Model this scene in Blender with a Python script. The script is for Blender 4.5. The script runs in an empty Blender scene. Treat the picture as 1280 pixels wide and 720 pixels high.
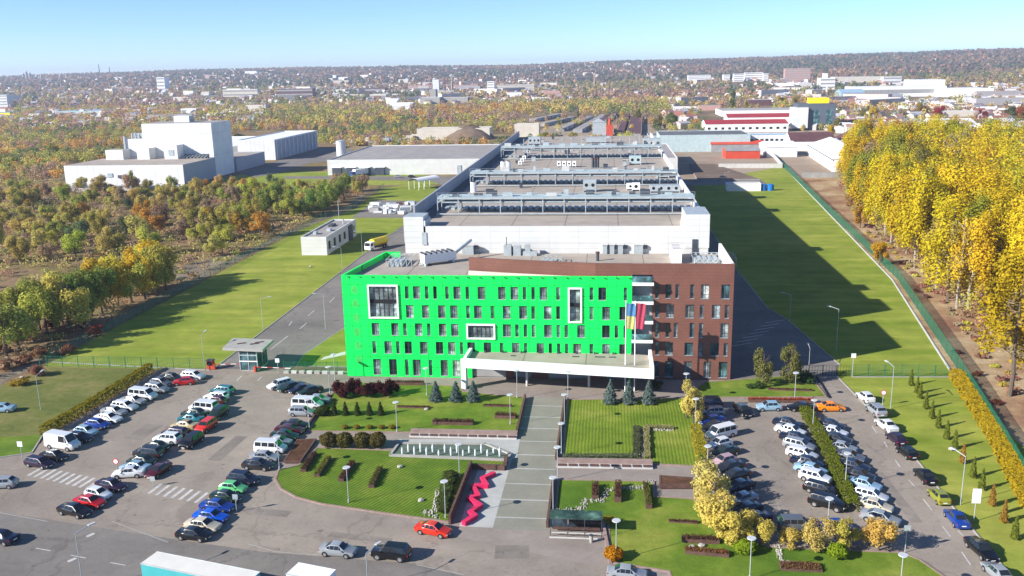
import bpy, bmesh, math, random
import numpy as np
from mathutils import Matrix, Vector
random.seed(7); rng = np.random.default_rng(7)
sc = bpy.context.scene; COL = sc.collection
R_ = math.radians
# ---------------------------------------------------------------- camera model (world: X along the facade, Y away, Z up)
FP = 1120.0; CH = 55.0
def _n(v): v = np.array(v, float); return v/np.linalg.norm(v)
_up = -_n((89, 4580, FP))
_hy = 360-(FP*FP+89*120)/4580
_y = _n((120, _hy-360, FP)); _x = _n(np.cross(_y, _up)); _y = np.cross(_up, _x)
RM = np.stack([_x, _y, _up])
def ray(px, py): return RM @ np.array([px-640, py-360, FP])
def G(px, py, z=0.0):
    v = ray(px, py); t = (z-CH)/v[2]; return (v[0]*t, v[1]*t)
def AT(px, py, Y):            # point on the plane y = Y seen at that pixel -> (x, z)
    v = ray(px, py); t = Y/v[1]; return (v[0]*t, CH+v[2]*t)
def PROJ(x, y, z):
    c = RM.T @ np.array([x, y, z-CH]); return 640+FP*c[0]/c[2], 360+FP*c[1]/c[2]
# ---------------------------------------------------------------- materials
def lin(c):
    if isinstance(c, str):
        c = tuple(int(c[i:i+2], 16)/255 for i in (0, 2, 4))
        c = tuple(x/12.92 if x < .04045 else ((x+.055)/1.055)**2.4 for x in c)
    return (*c[:3], 1)
MATS = {}
def nmat(name):
    m = bpy.data.materials.new(name); m.use_nodes = True; MATS[name] = m
    return m, m.node_tree, m.node_tree.nodes['Principled BSDF']
def noise(nt, scale, detail=4, rough=.55, coord='Object', stretch=None, dist=0):
    tc = nt.nodes.new('ShaderNodeTexCoord'); n = nt.nodes.new('ShaderNodeTexNoise')
    n.inputs['Scale'].default_value = scale; n.inputs['Detail'].default_value = detail; n.inputs['Roughness'].default_value = rough
    n.inputs['Distortion'].default_value = dist
    src = tc.outputs[coord]
    if stretch:
        mp = nt.nodes.new('ShaderNodeMapping'); mp.inputs['Scale'].default_value = stretch[:3]
        if len(stretch) > 3: mp.inputs['Rotation'].default_value = (0, 0, stretch[3])
        nt.links.new(src, mp.inputs[0]); src = mp.outputs[0]
    nt.links.new(src, n.inputs['Vector']); return n.outputs['Fac']
def ramp(nt, fac, stops):
    r = nt.nodes.new('ShaderNodeValToRGB'); e = r.color_ramp.elements
    while len(e) < len(stops): e.new(.5)
    for k, (p, c) in enumerate(stops): e[k].position = p; e[k].color = lin(c)
    nt.links.new(fac, r.inputs[0]); return r.outputs[0]
def mix(nt, fac, a, b, mode='MIX'):
    m = nt.nodes.new('ShaderNodeMix'); m.data_type = 'RGBA'; m.blend_type = mode
    for s, v in ((m.inputs[0], fac), (m.inputs[6], a), (m.inputs[7], b)):
        if hasattr(v, 'is_linked') or hasattr(v, 'links'): nt.links.new(v, s)
        elif isinstance(v, (int, float)): s.default_value = v
        else: s.default_value = lin(v)
    return m.outputs[2]
def solid(name, c, rough=.7, var=.12, scale=.6, metal=0, spec=.3, detail=4, coat=0, seams=None):
    m, nt, b = nmat(name); c = lin(c)[:3]
    out = None
    if var:
        f = noise(nt, scale, detail)
        out = ramp(nt, f, [(.3, tuple(x*(1-var) for x in c)), (.7, tuple(min(1, x*(1+var)) for x in c))])
        f2 = noise(nt, scale*.12, 3)
        out = mix(nt, .7, out, ramp(nt, f2, [(.35, (1-var*.8,)*3), (.65, (1, 1, 1))]), 'MULTIPLY')
    if seams:
        tc = nt.nodes.new('ShaderNodeTexCoord'); mp = nt.nodes.new('ShaderNodeMapping'); mp.inputs['Rotation'].default_value = seams[3] if len(seams) > 3 else (0, 0, 0)
        br = nt.nodes.new('ShaderNodeTexBrick'); br.offset = 0 if len(seams) < 5 else seams[4]
        br.inputs['Scale'].default_value = 1; br.inputs['Brick Width'].default_value = seams[0]; br.inputs['Row Height'].default_value = seams[1]
        br.inputs['Mortar Size'].default_value = .03 if len(seams) < 6 else seams[5]; br.inputs['Mortar Smooth'].default_value = .3
        br.inputs['Color1'].default_value = (1, 1, 1, 1); br.inputs['Color2'].default_value = (.95, .95, .95, 1); br.inputs['Mortar'].default_value = (seams[2],)*3+(1,)
        nt.links.new(tc.outputs['Object'], mp.inputs[0]); nt.links.new(mp.outputs[0], br.inputs['Vector'])
        out = mix(nt, 1.0, out if out is not None else c, br.outputs['Color'], 'MULTIPLY')
    if out is not None: nt.links.new(out, b.inputs['Base Color'])
    else: b.inputs['Base Color'].default_value = lin(c)
    b.inputs['Roughness'].default_value = rough; b.inputs['Metallic'].default_value = metal
    b.inputs['Specular IOR Level'].default_value = spec; b.inputs['Coat Weight'].default_value = coat
    return m
VERT = (R_(90), 0, 0)
solid('white_panel', (.64, .64, .62), .55, .06, .25, seams=(6, 1.2, .74, VERT, 0, .04))
solid('white_plain', (.82, .82, .81), .5, .03, .3)
solid('white_wash', (.74, .75, .75), .6, .10, .15, seams=(3, 12, .68, VERT, 0, .10))
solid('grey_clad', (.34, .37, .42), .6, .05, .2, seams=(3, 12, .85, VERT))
solid('slate_clad', (.11, .13, .16), .6, .06, .2, seams=(3, 3, .8, VERT))
solid('green_clad', (.004, .93, .12), .5, .07, .35, seams=(1.55, 1.95, .30, VERT, 0, .05))
solid('green_faded', (.05, .55, .10), .6, .2, 1.5)
solid('brown_clad', (.205, .088, .064), .6, .12, .3, seams=(1.2, .6, .68, VERT, .5, .025))
solid('roof_felt', (.37, .32, .27), .9, .12, .25, seams=(11, 26, .55, (0, 0, 0), 0, .12))
solid('roof_felt_cool', (.32, .295, .28), .9, .12, .15, seams=(13, 30, .62, (0, 0, 0), 0, .15))
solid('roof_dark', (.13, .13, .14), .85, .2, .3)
solid('steel', (.42, .47, .49), .5, .15, .8, metal=.2)
solid('steel_teal', (.42, .52, .53), .55, .12, .6)
solid('steel_dark', (.06, .07, .09), .6, .2, .8)
solid('concrete', (.36, .345, .32), .85, .12, .6)
solid('concrete_pale', (.52, .51, .49), .85, .1, .6)
solid('kerb_pink', (.30, .21, .185), .85, .15, 1.2)
solid('planter_brown', (.12, .065, .05), .8, .25, 1.5)
solid('black', (.015, .015, .017), .6, .2, 2)
solid('rubber', (.018, .018, .02), .85, .1, 3)
solid('rim_metal', (.5, .5, .52), .35, .05, 3, metal=.7)
solid('lamp_pole', (.4, .42, .43), .5, .05, 2)
solid('lamp_disc', (.5, .52, .54), .5, .05, 2)
solid('fence_green', (.015, .16, .09), .6, .1, 1)
solid('orange_red', (.55, .07, .035), .7, .1, .3)
solid('red_roof', (.36, .035, .04), .7, .12, .2)
solid('maroon_roof', (.12, .055, .055), .8, .15, .2)
solid('yellow_sign', (.85, .72, .01), .5, .03, 1)
solid('yellow_tank', (.72, .55, .03), .4, .08, 1)
solid('blue_paint', (.01, .16, .50), .5, .08, 1)
solid('cab_blue', (.03, .10, .38), .4, .08, 1, coat=.4)
solid('pink_paint', (.66, .02, .10), .5, .04, 1)
solid('pale_blue', (.30, .42, .52), .6, .1, .3)
solid('turquoise', (.06, .36, .38), .5, .1, .5)
solid('cream', (.60, .55, .47), .7, .08, .2)
solid('rose_block', (.50, .30, .25), .7, .08, .2)
solid('grey_wall', (.30, .30, .30), .8, .15, .3)
solid('trailer_top', (.68, .66, .60), .6, .06, .5)
solid('flag_blue', (.07, .20, .38), .8, .1, 2); solid('flag_yellow', (.50, .46, .16), .8, .1, 2); solid('flag_red', (.40, .05, .09), .8, .1, 2)
solid('water_pool', (.10, .13, .10), .7, .2, 1, spec=.6)
solid('jet_white', (.70, .74, .75), .4, .05, 8)
solid('bark', (.13, .10, .075), .9, .25, 3); solid('bark_pale', (.36, .33, .28), .9, .3, 2)
solid('dirt_heap', (.17, .12, .085), .95, .25, .12)
solid('stone_white', (.42, .40, .36), .9, .3, 3)
solid('paint_white', (.50, .49, .47), .8, .2, 1.5)
solid('tail_red', (.35, .01, .01), .3, 0); solid('head_glass', (.6, .62, .64), .15, 0, spec=.6)
solid('sign_red', (.5, .03, .03), .5, 0)
def glass(name, c, rough=.08, var=True):
    m, nt, b = nmat(name)
    if var:
        f = noise(nt, .42, 5, .7); out = ramp(nt, f, [(.36, tuple(x*.25 for x in c)), (.52, c), (.66, tuple(min(1, x*3.2) for x in c))])
        nt.links.new(out, b.inputs['Base Color'])
    else: b.inputs['Base Color'].default_value = lin(c)
    b.inputs['Roughness'].default_value = rough; b.inputs['Specular IOR Level'].default_value = .6
glass('window_glass', (.17, .20, .20), .12); glass('dark_glass', (.018, .026, .034)); glass('car_glass', (.018, .022, .028), .05, False); glass('teal_glass', (.06, .13, .14))
glass('blind_glass', (.26, .27, .255), .25)
glass('shelter_green', (.045, .085, .06), .3)
# car paint takes the object's own colour
m, nt, b = nmat('car_paint'); oi = nt.nodes.new('ShaderNodeObjectInfo'); nt.links.new(oi.outputs['Color'], b.inputs['Base Color'])
b.inputs['Metallic'].default_value = .15; b.inputs['Roughness'].default_value = .32; b.inputs['Coat Weight'].default_value = .6; b.inputs['Coat Roughness'].default_value = .06
# plaster/wall taking object's colour
m, nt, b = nmat('tinted'); oi = nt.nodes.new('ShaderNodeObjectInfo')
nt.links.new(mix(nt, 1.0, oi.outputs['Color'], ramp(nt, noise(nt, .3, 4), [(.3, (.85,)*3), (.7, (1.0,)*3)]), 'MULTIPLY'), b.inputs['Base Color']); b.inputs['Roughness'].default_value = .8
def foliage(name, attr):
    m, nt, b = nmat(name); nt.nodes.remove(b); out = nt.nodes['Material Output']
    if attr: a = nt.nodes.new('ShaderNodeAttribute'); a.attribute_name = 'col'; c = a.outputs['Color']
    else:
        oi = nt.nodes.new('ShaderNodeObjectInfo'); a = nt.nodes.new('ShaderNodeAttribute'); a.attribute_name = 'v'
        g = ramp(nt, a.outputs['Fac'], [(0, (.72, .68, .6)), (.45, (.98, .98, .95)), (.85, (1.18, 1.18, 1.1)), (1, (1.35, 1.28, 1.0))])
        c = mix(nt, 1.0, oi.outputs['Color'], g, 'MULTIPLY')
    d = nt.nodes.new('ShaderNodeBsdfDiffuse'); t = nt.nodes.new('ShaderNodeBsdfTranslucent'); s = nt.nodes.new('ShaderNodeMixShader'); s.inputs[0].default_value = .4
    nt.links.new(c, d.inputs[0]); nt.links.new(c, t.inputs[0]); nt.links.new(d.outputs[0], s.inputs[1]); nt.links.new(t.outputs[0], s.inputs[2]); nt.links.new(s.outputs[0], out.inputs[0])
foliage('leaf', False); foliage('leaf_far', True)
m, nt, b = nmat('far_tint'); a = nt.nodes.new('ShaderNodeAttribute'); a.attribute_name = 'col'; nt.links.new(a.outputs['Color'], b.inputs['Base Color']); b.inputs['Roughness'].default_value = .85
def ground_mat(name, base, stops2=None, s1=.05, s2=1.2, amp=.35, stripes=None, bump=0, streak=None, fine=6.0):
    m, nt, b = nmat(name)
    c = ramp(nt, noise(nt, s1, 6, .6, 'Object'), base)
    if streak: c = mix(nt, streak[0], c, ramp(nt, noise(nt, streak[1], 5, .6, stretch=streak[2]), [(.35, streak[3]), (.65, streak[4])]))
    c = mix(nt, 1.0, c, ramp(nt, noise(nt, s2, 5, .7), [(.25, (1-amp,)*3), (.75, (1+amp*.6,)*3)]), 'MULTIPLY')
    c = mix(nt, 1.0, c, ramp(nt, noise(nt, fine, 3, .7), [(.25, (1-amp*.7,)*3), (.75, (1+amp*.5,)*3)]), 'MULTIPLY')
    if name.startswith('asphalt'):
        for sc_, wd, dk in ((.06, .010, .84), (.2, .018, .92)):
            vo = nt.nodes.new('ShaderNodeTexVoronoi'); vo.feature = 'DISTANCE_TO_EDGE'; vo.inputs['Scale'].default_value = sc_; tc = nt.nodes.new('ShaderNodeTexCoord'); ad = nt.nodes.new('ShaderNodeMix'); ad.data_type = 'RGBA'; ad.inputs[0].default_value = .04
            nz = nt.nodes.new('ShaderNodeTexNoise'); nz.inputs['Scale'].default_value = .5; nz.inputs['Detail'].default_value = 4; nt.links.new(tc.outputs['Object'], nz.inputs['Vector']); mp = nt.nodes.new('ShaderNodeVectorMath'); mp.operation = 'MULTIPLY_ADD'; mp.inputs[1].default_value = (5, 5, 0); nt.links.new(nz.outputs['Color'], mp.inputs[0]); nt.links.new(tc.outputs['Object'], mp.inputs[2]); nt.links.new(mp.outputs[0], vo.inputs['Vector'])
            c = mix(nt, 1.0, c, ramp(nt, vo.outputs['Distance'], [(wd*.4, (dk,)*3), (wd*1.6, (1, 1, 1))]), 'MULTIPLY')
        c = mix(nt, 1.0, c, ramp(nt, noise(nt, .9, 2, .4), [(.22, (.62,)*3), (.32, (1, 1, 1))]), 'MULTIPLY')
    if stripes:
        tc = nt.nodes.new('ShaderNodeTexCoord'); mp = nt.nodes.new('ShaderNodeMapping'); mp.inputs['Rotation'].default_value = (0, 0, R_(stripes[0]))
        w = nt.nodes.new('ShaderNodeTexWave'); w.inputs['Scale'].default_value = stripes[1]; w.inputs['Distortion'].default_value = 2.2; w.inputs['Detail'].default_value = 3; w.inputs['Detail Scale'].default_value = .6
        nt.links.new(tc.outputs['Object'], mp.inputs[0]); nt.links.new(mp.outputs[0], w.inputs['Vector'])
        c = mix(nt, 1.0, c, ramp(nt, w.outputs['Fac'], [(.3, (stripes[2],)*3), (.7, (1.05,)*3)]), 'MULTIPLY')
    nt.links.new(c, b.inputs['Base Color']); b.inputs['Roughness'].default_value = .95; b.inputs['Specular IOR Level'].default_value = .1
    if bump:
        bp = nt.nodes.new('ShaderNodeBump'); bp.inputs['Strength'].default_value = bump; bp.inputs['Distance'].default_value = .25
        nt.links.new(noise(nt, 2.5, 6, .75), bp.inputs['Height']); nt.links.new(bp.outputs[0], b.inputs['Normal'])
GR1, GR2, GR3 = (.14, .205, .02), (.225, .29, .03), (.36, .36, .07)
ground_mat('lawn_wide', [(.36, GR1), (.5, GR2), (.64, GR3)], s1=.03, s2=.22, amp=.25, bump=.25, streak=(.5, .10, (.3, 2.4, 1, .1), GR1, GR3))
ground_mat('lawn_stripe', [(.35, (.125, .195, .018)), (.5, (.18, .25, .026)), (.65, (.27, .30, .05))], s1=.09, s2=.5, amp=.25, stripes=(0, .62, .72), bump=.25)
ground_mat('lawn_diag', [(.35, (.085, .165, .016)), (.5, (.135, .215, .022)), (.65, (.22, .26, .04))], s1=.09, s2=.5, amp=.25, stripes=(28, .6, .68), bump=.25)
ground_mat('lawn_plain', [(.35, (.085, .16, .016)), (.5, (.135, .21, .022)), (.65, (.24, .27, .045))], s1=.08, s2=.5, amp=.28, bump=.25)
ground_mat('lawn_dry', [(.36, (.12, .15, .03)), (.5, (.18, .19, .05)), (.64, (.28, .23, .09))], s1=.09, s2=.8, amp=.3, bump=.3, streak=(.3, .2, (.4, 2.5, 1), (.09, .12, .025), (.2, .17, .08)))
ground_mat('wild_ground', [(.34, (.17, .11, .06)), (.46, (.27, .18, .10)), (.55, (.20, .16, .06)), (.66, (.34, .25, .15))], s1=.02, s2=.25, amp=.4, bump=.4, fine=1.6)
ground_mat('dry_field', [(.36, (.27, .14, .085)), (.5, (.40, .27, .15)), (.64, (.52, .41, .25))], s1=.06, s2=.5, amp=.35, bump=.5, fine=2.5)
ground_mat('asphalt_old', [(.34, (.225, .19, .16)), (.5, (.29, .246, .205)), (.66, (.36, .305, .25))], s1=.03, s2=.22, amp=.16, fine=2.5, streak=(.3, .08, (.25, 1.2, 1, .2), (.21, .185, .165), (.32, .28, .24)))
ground_mat('asphalt_road', [(.34, (.155, .142, .132)), (.5, (.20, .183, .168)), (.66, (.25, .228, .205))], s1=.05, s2=.5, amp=.12, fine=4, streak=(.35, .1, (.2, 1.6, 1, .2), (.15, .14, .132), (.26, .235, .21)))
ground_mat('asphalt_patchy', [(.34, (.19, .17, .15)), (.5, (.23, .20, .175)), (.66, (.28, .245, .21))], s1=.2, s2=.5, amp=.14, fine=4)
ground_mat('plaza_tile', [(.3, (.24, .205, .18)), (.55, (.285, .245, .215)), (.75, (.33, .29, .25))], s1=.2, s2=1.2, amp=.12, fine=5)
ground_mat('walk_tile', [(.3, (.22, .215, .175)), (.55, (.25, .245, .20)), (.75, (.28, .27, .225))], s1=.2, s2=1.4, amp=.1, fine=5)
ground_mat('pale_gravel', [(.3, (.36, .36, .34)), (.55, (.43, .43, .41)), (.75, (.48, .48, .46))], s1=.2, s2=1.4, amp=.1, fine=7)
ground_mat('mulch', [(.3, (.07, .035, .022)), (.55, (.12, .06, .035)), (.75, (.17, .09, .05))], s1=.5, s2=2.4, amp=.4, fine=6, bump=.5)
ground_mat('bare_dirt', [(.3, (.28, .21, .15)), (.55, (.36, .28, .21)), (.75, (.42, .34, .26))], s1=.03, s2=.4, amp=.15, fine=3)
ground_mat('track_dirt', [(.3, (.16, .13, .09)), (.55, (.24, .20, .14)), (.75, (.30, .25, .19))], s1=.1, s2=.8, amp=.25, fine=3)
ground_mat('far_land', [(.36, (.16, .12, .07)), (.5, (.24, .17, .10)), (.64, (.20, .19, .09))], s1=.004, s2=.05, amp=.35, fine=.3)
# ---------------------------------------------------------------- mesh builder
class MB:
    def __init__(s): s.v = []; s.f = []; s.m = []; s.mats = []
    def _mi(s, mat):
        if mat not in s.mats: s.mats.append(mat)
        return s.mats.index(mat)
    def add(s, vs, fs, mat):
        o = len(s.v); s.v += [tuple(map(float, p)) for p in vs]; k = s._mi(mat)
        for f in fs: s.f.append(tuple(i+o for i in f)); s.m.append(k)
        return s
    def quad(s, a, b, c, d, mat): return s.add([a, b, c, d], [(0, 1, 2, 3)], mat)
    def prism(s, poly, z0, z1, mat, top=None, z1s=None):
        n = len(poly)
        a = 0
        for i in range(n): a += poly[i][0]*poly[(i+1) % n][1]-poly[(i+1) % n][0]*poly[i][1]
        if a < 0: poly = poly[::-1]; z1s = z1s[::-1] if z1s else None
        vs = [(p[0], p[1], z0) for p in poly]+[(p[0], p[1], z1s[i] if z1s else z1) for i, p in enumerate(poly)]
        s.add(vs, [tuple(range(n-1, -1, -1))]+[(i, (i+1) % n, n+(i+1) % n, n+i) for i in range(n)]+([tuple(range(n, 2*n))] if not top else []), mat)
        if top: s.add([vs[n+i] for i in range(n)], [tuple(range(n))], top)
        return s
    def box(s, x0, x1, y0, y1, z0, z1, mat, top=None): return s.prism([(x0, y0), (x1, y0), (x1, y1), (x0, y1)], z0, z1, mat, top)
    def rbox(s, cx, cy, z0, z1, l, w, az, mat, top=None):
        c, n = math.cos(az), math.sin(az)
        return s.prism([(cx+c*a-n*b, cy+n*a+c*b) for a, b in ((-l/2, -w/2), (l/2, -w/2), (l/2, w/2), (-l/2, w/2))], z0, z1, mat, top)
    def cyl(s, x, y, z0, z1, r, mat, n=10, r2=None, top=None):
        r2 = r if r2 is None else r2
        vs = [(x+r*math.cos(2*math.pi*i/n), y+r*math.sin(2*math.pi*i/n), z0) for i in range(n)]+[(x+r2*math.cos(2*math.pi*i/n), y+r2*math.sin(2*math.pi*i/n), z1) for i in range(n)]
        return s.add(vs, [(i, (i+1) % n, n+(i+1) % n, n+i) for i in range(n)]+[tuple(range(n, 2*n)), tuple(range(n-1, -1, -1))], mat)
    def tube(s, a, b, r, mat, n=6, r2=None):
        a = Vector(a); b = Vector(b); d = (b-a); q = d.to_track_quat('Z', 'Y'); r2 = r if r2 is None else r2; vs = []
        for P, rr in ((a, r), (b, r2)):
            for i in range(n): vs.append(tuple(P+q @ Vector((rr*math.cos(2*math.pi*i/n), rr*math.sin(2*math.pi*i/n), 0))))
        return s.add(vs, [(i, (i+1) % n, n+(i+1) % n, n+i) for i in range(n)]+[tuple(range(n, 2*n)), tuple(range(n-1, -1, -1))], mat)
    def gable(s, x0, x1, y0, y1, z0, h, mat, roof, ridge='x', over=.3):
        s.box(x0, x1, y0, y1, 0 if z0 is None else z0[0], z0[1], mat); zt = z0[1]; o = over
        if ridge == 'x':
            ym = (y0+y1)/2; A = [(x0-o, y0-o, zt), (x1+o, y0-o, zt), (x1+o, ym, zt+h), (x0-o, ym, zt+h), (x1+o, y1+o, zt), (x0-o, y1+o, zt)]
            s.add(A, [(0, 1, 2, 3), (3, 2, 4, 5)], roof); s.add([A[0], A[3], A[5], A[1], A[2], A[4]], [(0, 1, 2), (3, 5, 4)], mat)
        else:
            xm = (x0+x1)/2; A = [(x0-o, y0-o, zt), (x0-o, y1+o, zt), (xm, y1+o, zt+h), (xm, y0-o, zt+h), (x1+o, y1+o, zt), (x1+o, y0-o, zt)]
            s.add(A, [(0, 3, 2, 1), (3, 5, 4, 2)], roof); s.add([A[0], A[5], A[3], A[1], A[4], A[2]], [(0, 1, 2), (4, 3, 5)], mat)
        return s
    def mesh(s, name, off=(0, 0, 0), smooth=False):
        me = bpy.data.meshes.new(name)
        me.from_pydata([(p[0]-off[0], p[1]-off[1], p[2]-off[2]) for p in s.v], [], s.f)
        for k in s.mats: me.materials.append(MATS[k])
        if len(s.mats) > 1: me.polygons.foreach_set('material_index', s.m)
        if smooth: me.polygons.foreach_set('use_smooth', [True]*len(me.polygons))
        me.update(); return me
    def build(s, name, parent=None, off=None, smooth=False):
        if off is None: off = tuple(parent.location) if parent is not None and parent.parent is None else (0, 0, 0)
        return link(name, s.mesh(name, off, smooth), parent)
def link(name, me, parent=None, loc=None, rz=0, scale=None, color=None):
    o = bpy.data.objects.new(name, me); COL.objects.link(o)
    if parent is not None: o.parent = parent
    if loc is not None: o.location = loc
    if rz: o.rotation_euler = (0, 0, rz)
    if scale is not None: o.scale = scale if hasattr(scale, '__len__') else (scale,)*3
    if color is not None: o.color = (*color[:3], 1)
    return o
def tag(o, label, cat, group=None, kind=None):
    if label: o['label'] = label
    if cat: o['category'] = cat
    if group: o['group'] = group
    if kind: o['kind'] = kind
    return o
def root(name, label, cat, loc=(0, 0, 0), rz=0, group=None, scale=None):
    o = link(name, None, None, loc, rz, scale); o.empty_display_size = .5
    return tag(o, label, cat, group)
def struct(name, mb, **k):
    o = mb.build(name, **k) if isinstance(mb, MB) else link(name, mb); o['kind'] = 'structure'; return o
def npmesh(name, V, mats, per=4, col=None, v=None):   # V: (N*per,3) separate polygons
    me = bpy.data.meshes.new(name); n = len(V); nf = n//per
    me.vertices.add(n); me.vertices.foreach_set('co', np.asarray(V, np.float32).ravel())
    me.loops.add(n); me.loops.foreach_set('vertex_index', np.arange(n, dtype=np.int32))
    me.polygons.add(nf); me.polygons.foreach_set('loop_start', np.arange(nf, dtype=np.int32)*per); me.polygons.foreach_set('loop_total', np.full(nf, per, np.int32))
    me.update(calc_edges=True)
    if col is not None:
        a = me.attributes.new('col', 'FLOAT_COLOR', 'FACE'); a.data.foreach_set('color', np.c_[col, np.ones(nf)].astype(np.float32).ravel())
    if v is not None:
        a = me.attributes.new('v', 'FLOAT', 'FACE'); a.data.foreach_set('value', np.asarray(v, np.float32))
    for k in mats: me.materials.append(MATS[k])
    return me
# ---------------------------------------------------------------- foliage
def leaf_quads(C, size, up=.35, rg=rng, out=None):      # C (N,3) centres -> (N*4,3)
    n = len(C); a = rg.normal(size=(n, 3))*.55
    if out is None: out = np.array([0, 0, 1.0])
    a = a+out*.95; a /= np.linalg.norm(a, axis=1)[:, None]
    b = rg.normal(size=(n, 3)); u = np.cross(a, b); u /= np.linalg.norm(u, axis=1)[:, None]; w = np.cross(a, u)
    s = (size*(.6+.8*rg.random(n)))[:, None]; asp = (.55+.35*rg.random(n))[:, None]
    u = u*s; w = w*s*asp
    return np.stack([C-u, C-w*.9, C+u, C+w*.9], 1).reshape(-1, 3)
def crown_points(n, kind, rg, nb=16):
    if kind in ('sball', 'scone'):
        d = rg.normal(size=(n, 3)); d /= np.linalg.norm(d, axis=1)[:, None]
        if kind == 'sball': r = .86+.14*rg.random(n); r *= 1+.13*np.sin(d[:, 0]*6+1)*np.sin(d[:, 1]*5+2)+.06*np.sin(d[:, 2]*9+d[:, 0]*8); p = d*r[:, None]*np.array([1, 1, .5])+np.array([0, 0, .5]); o = d
        else:
            z = 1-np.sqrt(rg.random(n)); a = rg.random(n)*6.283; tier = (.68+.32*np.abs(np.sin(z*17)))*(1+.2*np.sin(a*5+z*23)+.12*np.sin(a*9-z*40)); r = (1-z)**.85*tier*(.6+.45*rg.random(n))+.03; p = np.c_[r*np.cos(a), r*np.sin(a), z]; o = np.c_[np.cos(a), np.sin(a), np.full(n, .35)]
        return p, np.clip(rg.normal(.5, .15, n), 0, 1), o
    # kind -> profile; unit height 1 (z 0..1), radius ~1 -> scaled later
    P = []
    cs = []
    for i in range(nb):
        if kind == 'round': z = rg.uniform(.18, .85); r = math.sqrt(max(0, 1-((z-.5)/.5)**2))*.72; br = rg.uniform(.22, .38)
        elif kind == 'tall': z = rg.uniform(.08, .93); r = (.4+.6*math.sin(math.pi*min(1, z*.85+.08))**.6)*.85*(1-.2*z); br = rg.uniform(.24, .42)
        elif kind == 'cone': z = (i+.5)/nb; r = (1-z)*.55; br = .10+.42*(1-z)
        elif kind == 'bush': z = rg.uniform(.15, .65); r = .75*math.sqrt(rg.random()); br = rg.uniform(.25, .42)
        a = rg.uniform(0, 2*math.pi); rr = r*math.sqrt(rg.uniform(.15, 1)); cs.append((rr*math.cos(a), rr*math.sin(a), z, br, rg.uniform(-.5, .5)))
    w = np.array([c[3]**2 for c in cs]); w /= w.sum(); idx = rg.choice(nb, n, p=w)
    d = rg.normal(size=(n, 3)); d /= np.linalg.norm(d, axis=1)[:, None]; rad = rg.random(n)**.45
    c = np.array(cs)[idx]
    p = c[:, :3]+d*rad[:, None]*c[:, 3:4]*np.array([1, 1, .5 if kind in ('tall',) else .62])
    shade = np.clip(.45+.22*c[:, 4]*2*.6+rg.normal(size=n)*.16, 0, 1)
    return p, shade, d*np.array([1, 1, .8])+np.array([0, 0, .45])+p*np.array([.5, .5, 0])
CROWN = {}
def make_crown(key, kind, n, R, Hh, leaf, nb=16, seed=0, tops=None):
    rg = np.random.default_rng(seed+100); p, sh, od_ = crown_points(n, kind, rg, nb); p = p*np.array([R, R, Hh]); p[:, 2] = np.maximum(p[:, 2], .1)
    V = leaf_quads(p, leaf, rg=rg, out=od_); CROWN[key] = npmesh('crown_mesh', V, ['leaf'], v=sh)
for i in range(6): make_crown(f'wood{i}', 'tall', 6000, 4.5, 18, .24, 30, i)
for i in range(5): make_crown(f'round{i}', 'round', 3400, 3.0, 6.0, .16, 16, 20+i)
for i in range(4): make_crown(f'bush{i}', 'bush', 1500, 2.0, 2.6, .16, 12, 40+i)
for i in range(2): make_crown(f'cone{i}', 'scone', 2200, 1.35, 4.4, .15, 14, 60+i)
for i in range(3): make_crown(f'thin{i}', 'tall', 1300, 3.4, 15, .2, 18, 70+i)
make_crown('thuja', 'scone', 900, .55, 3.3, .12, 12, 80)
make_crown('ball', 'sball', 1500, 1.05, 2.0, .13, 10, 81)
def trunk_mesh(hh, r, limbs, mat, seed, spread=1.6):
    rd = random.Random(seed); mb = MB(); p = Vector((0, 0, -.1)); k = 5
    for i in range(k):
        q = Vector((rd.uniform(-.15, .15), rd.uniform(-.15, .15), hh*(i+1)/k)); mb.tube(p, q, r*(1-i/k*.75), mat, 7, r*(1-(i+1)/k*.75)); p = q
    for i in range(limbs):
        z = hh*rd.uniform(.3, .9); a = rd.uniform(0, 6.28); L = spread*(1.2-z/hh*.6)
        mb.tube((0, 0, z), (L*math.cos(a), L*math.sin(a), z+L*rd.uniform(.6, 1.3)), r*.35, mat, 5, r*.1)
    return mb.mesh('trunk_mesh')
TRUNK = {'wood': trunk_mesh(19, .28, 9, 'bark', 1), 'woodp': trunk_mesh(19, .24, 9, 'bark_pale', 2), 'round': trunk_mesh(5.5, .18, 8, 'bark', 3),
         'bush': trunk_mesh(1.8, .08, 5, 'bark', 4, 1.0), 'cone': trunk_mesh(4.2, .10, 3, 'bark', 5, .4), 'thin': trunk_mesh(17, .22, 16, 'bark_pale', 6, 2.2), 'thuja': trunk_mesh(2.8, .05, 2, 'bark', 7, .2), 'ball': trunk_mesh(1.4, .06, 4, 'bark', 8, .5)}
def plant(name, label, cat, x, y, crown, trunk, h=1.0, w=1.0, col=(.1, .1, .02), lift=0, group=None, z=0.0):
    r = root(name, label, cat, (x, y, z), random.uniform(0, 6.28), group, (w, w, h))
    link('trunk', TRUNK[trunk], r); link('crown', CROWN[crown], r, (0, 0, lift), color=col)
    return r
def jit(c, a=.12): f = 1+random.uniform(-a, a); return tuple(max(.003, x*f*(1+random.uniform(-a, a)*.6)) for x in c)
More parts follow.
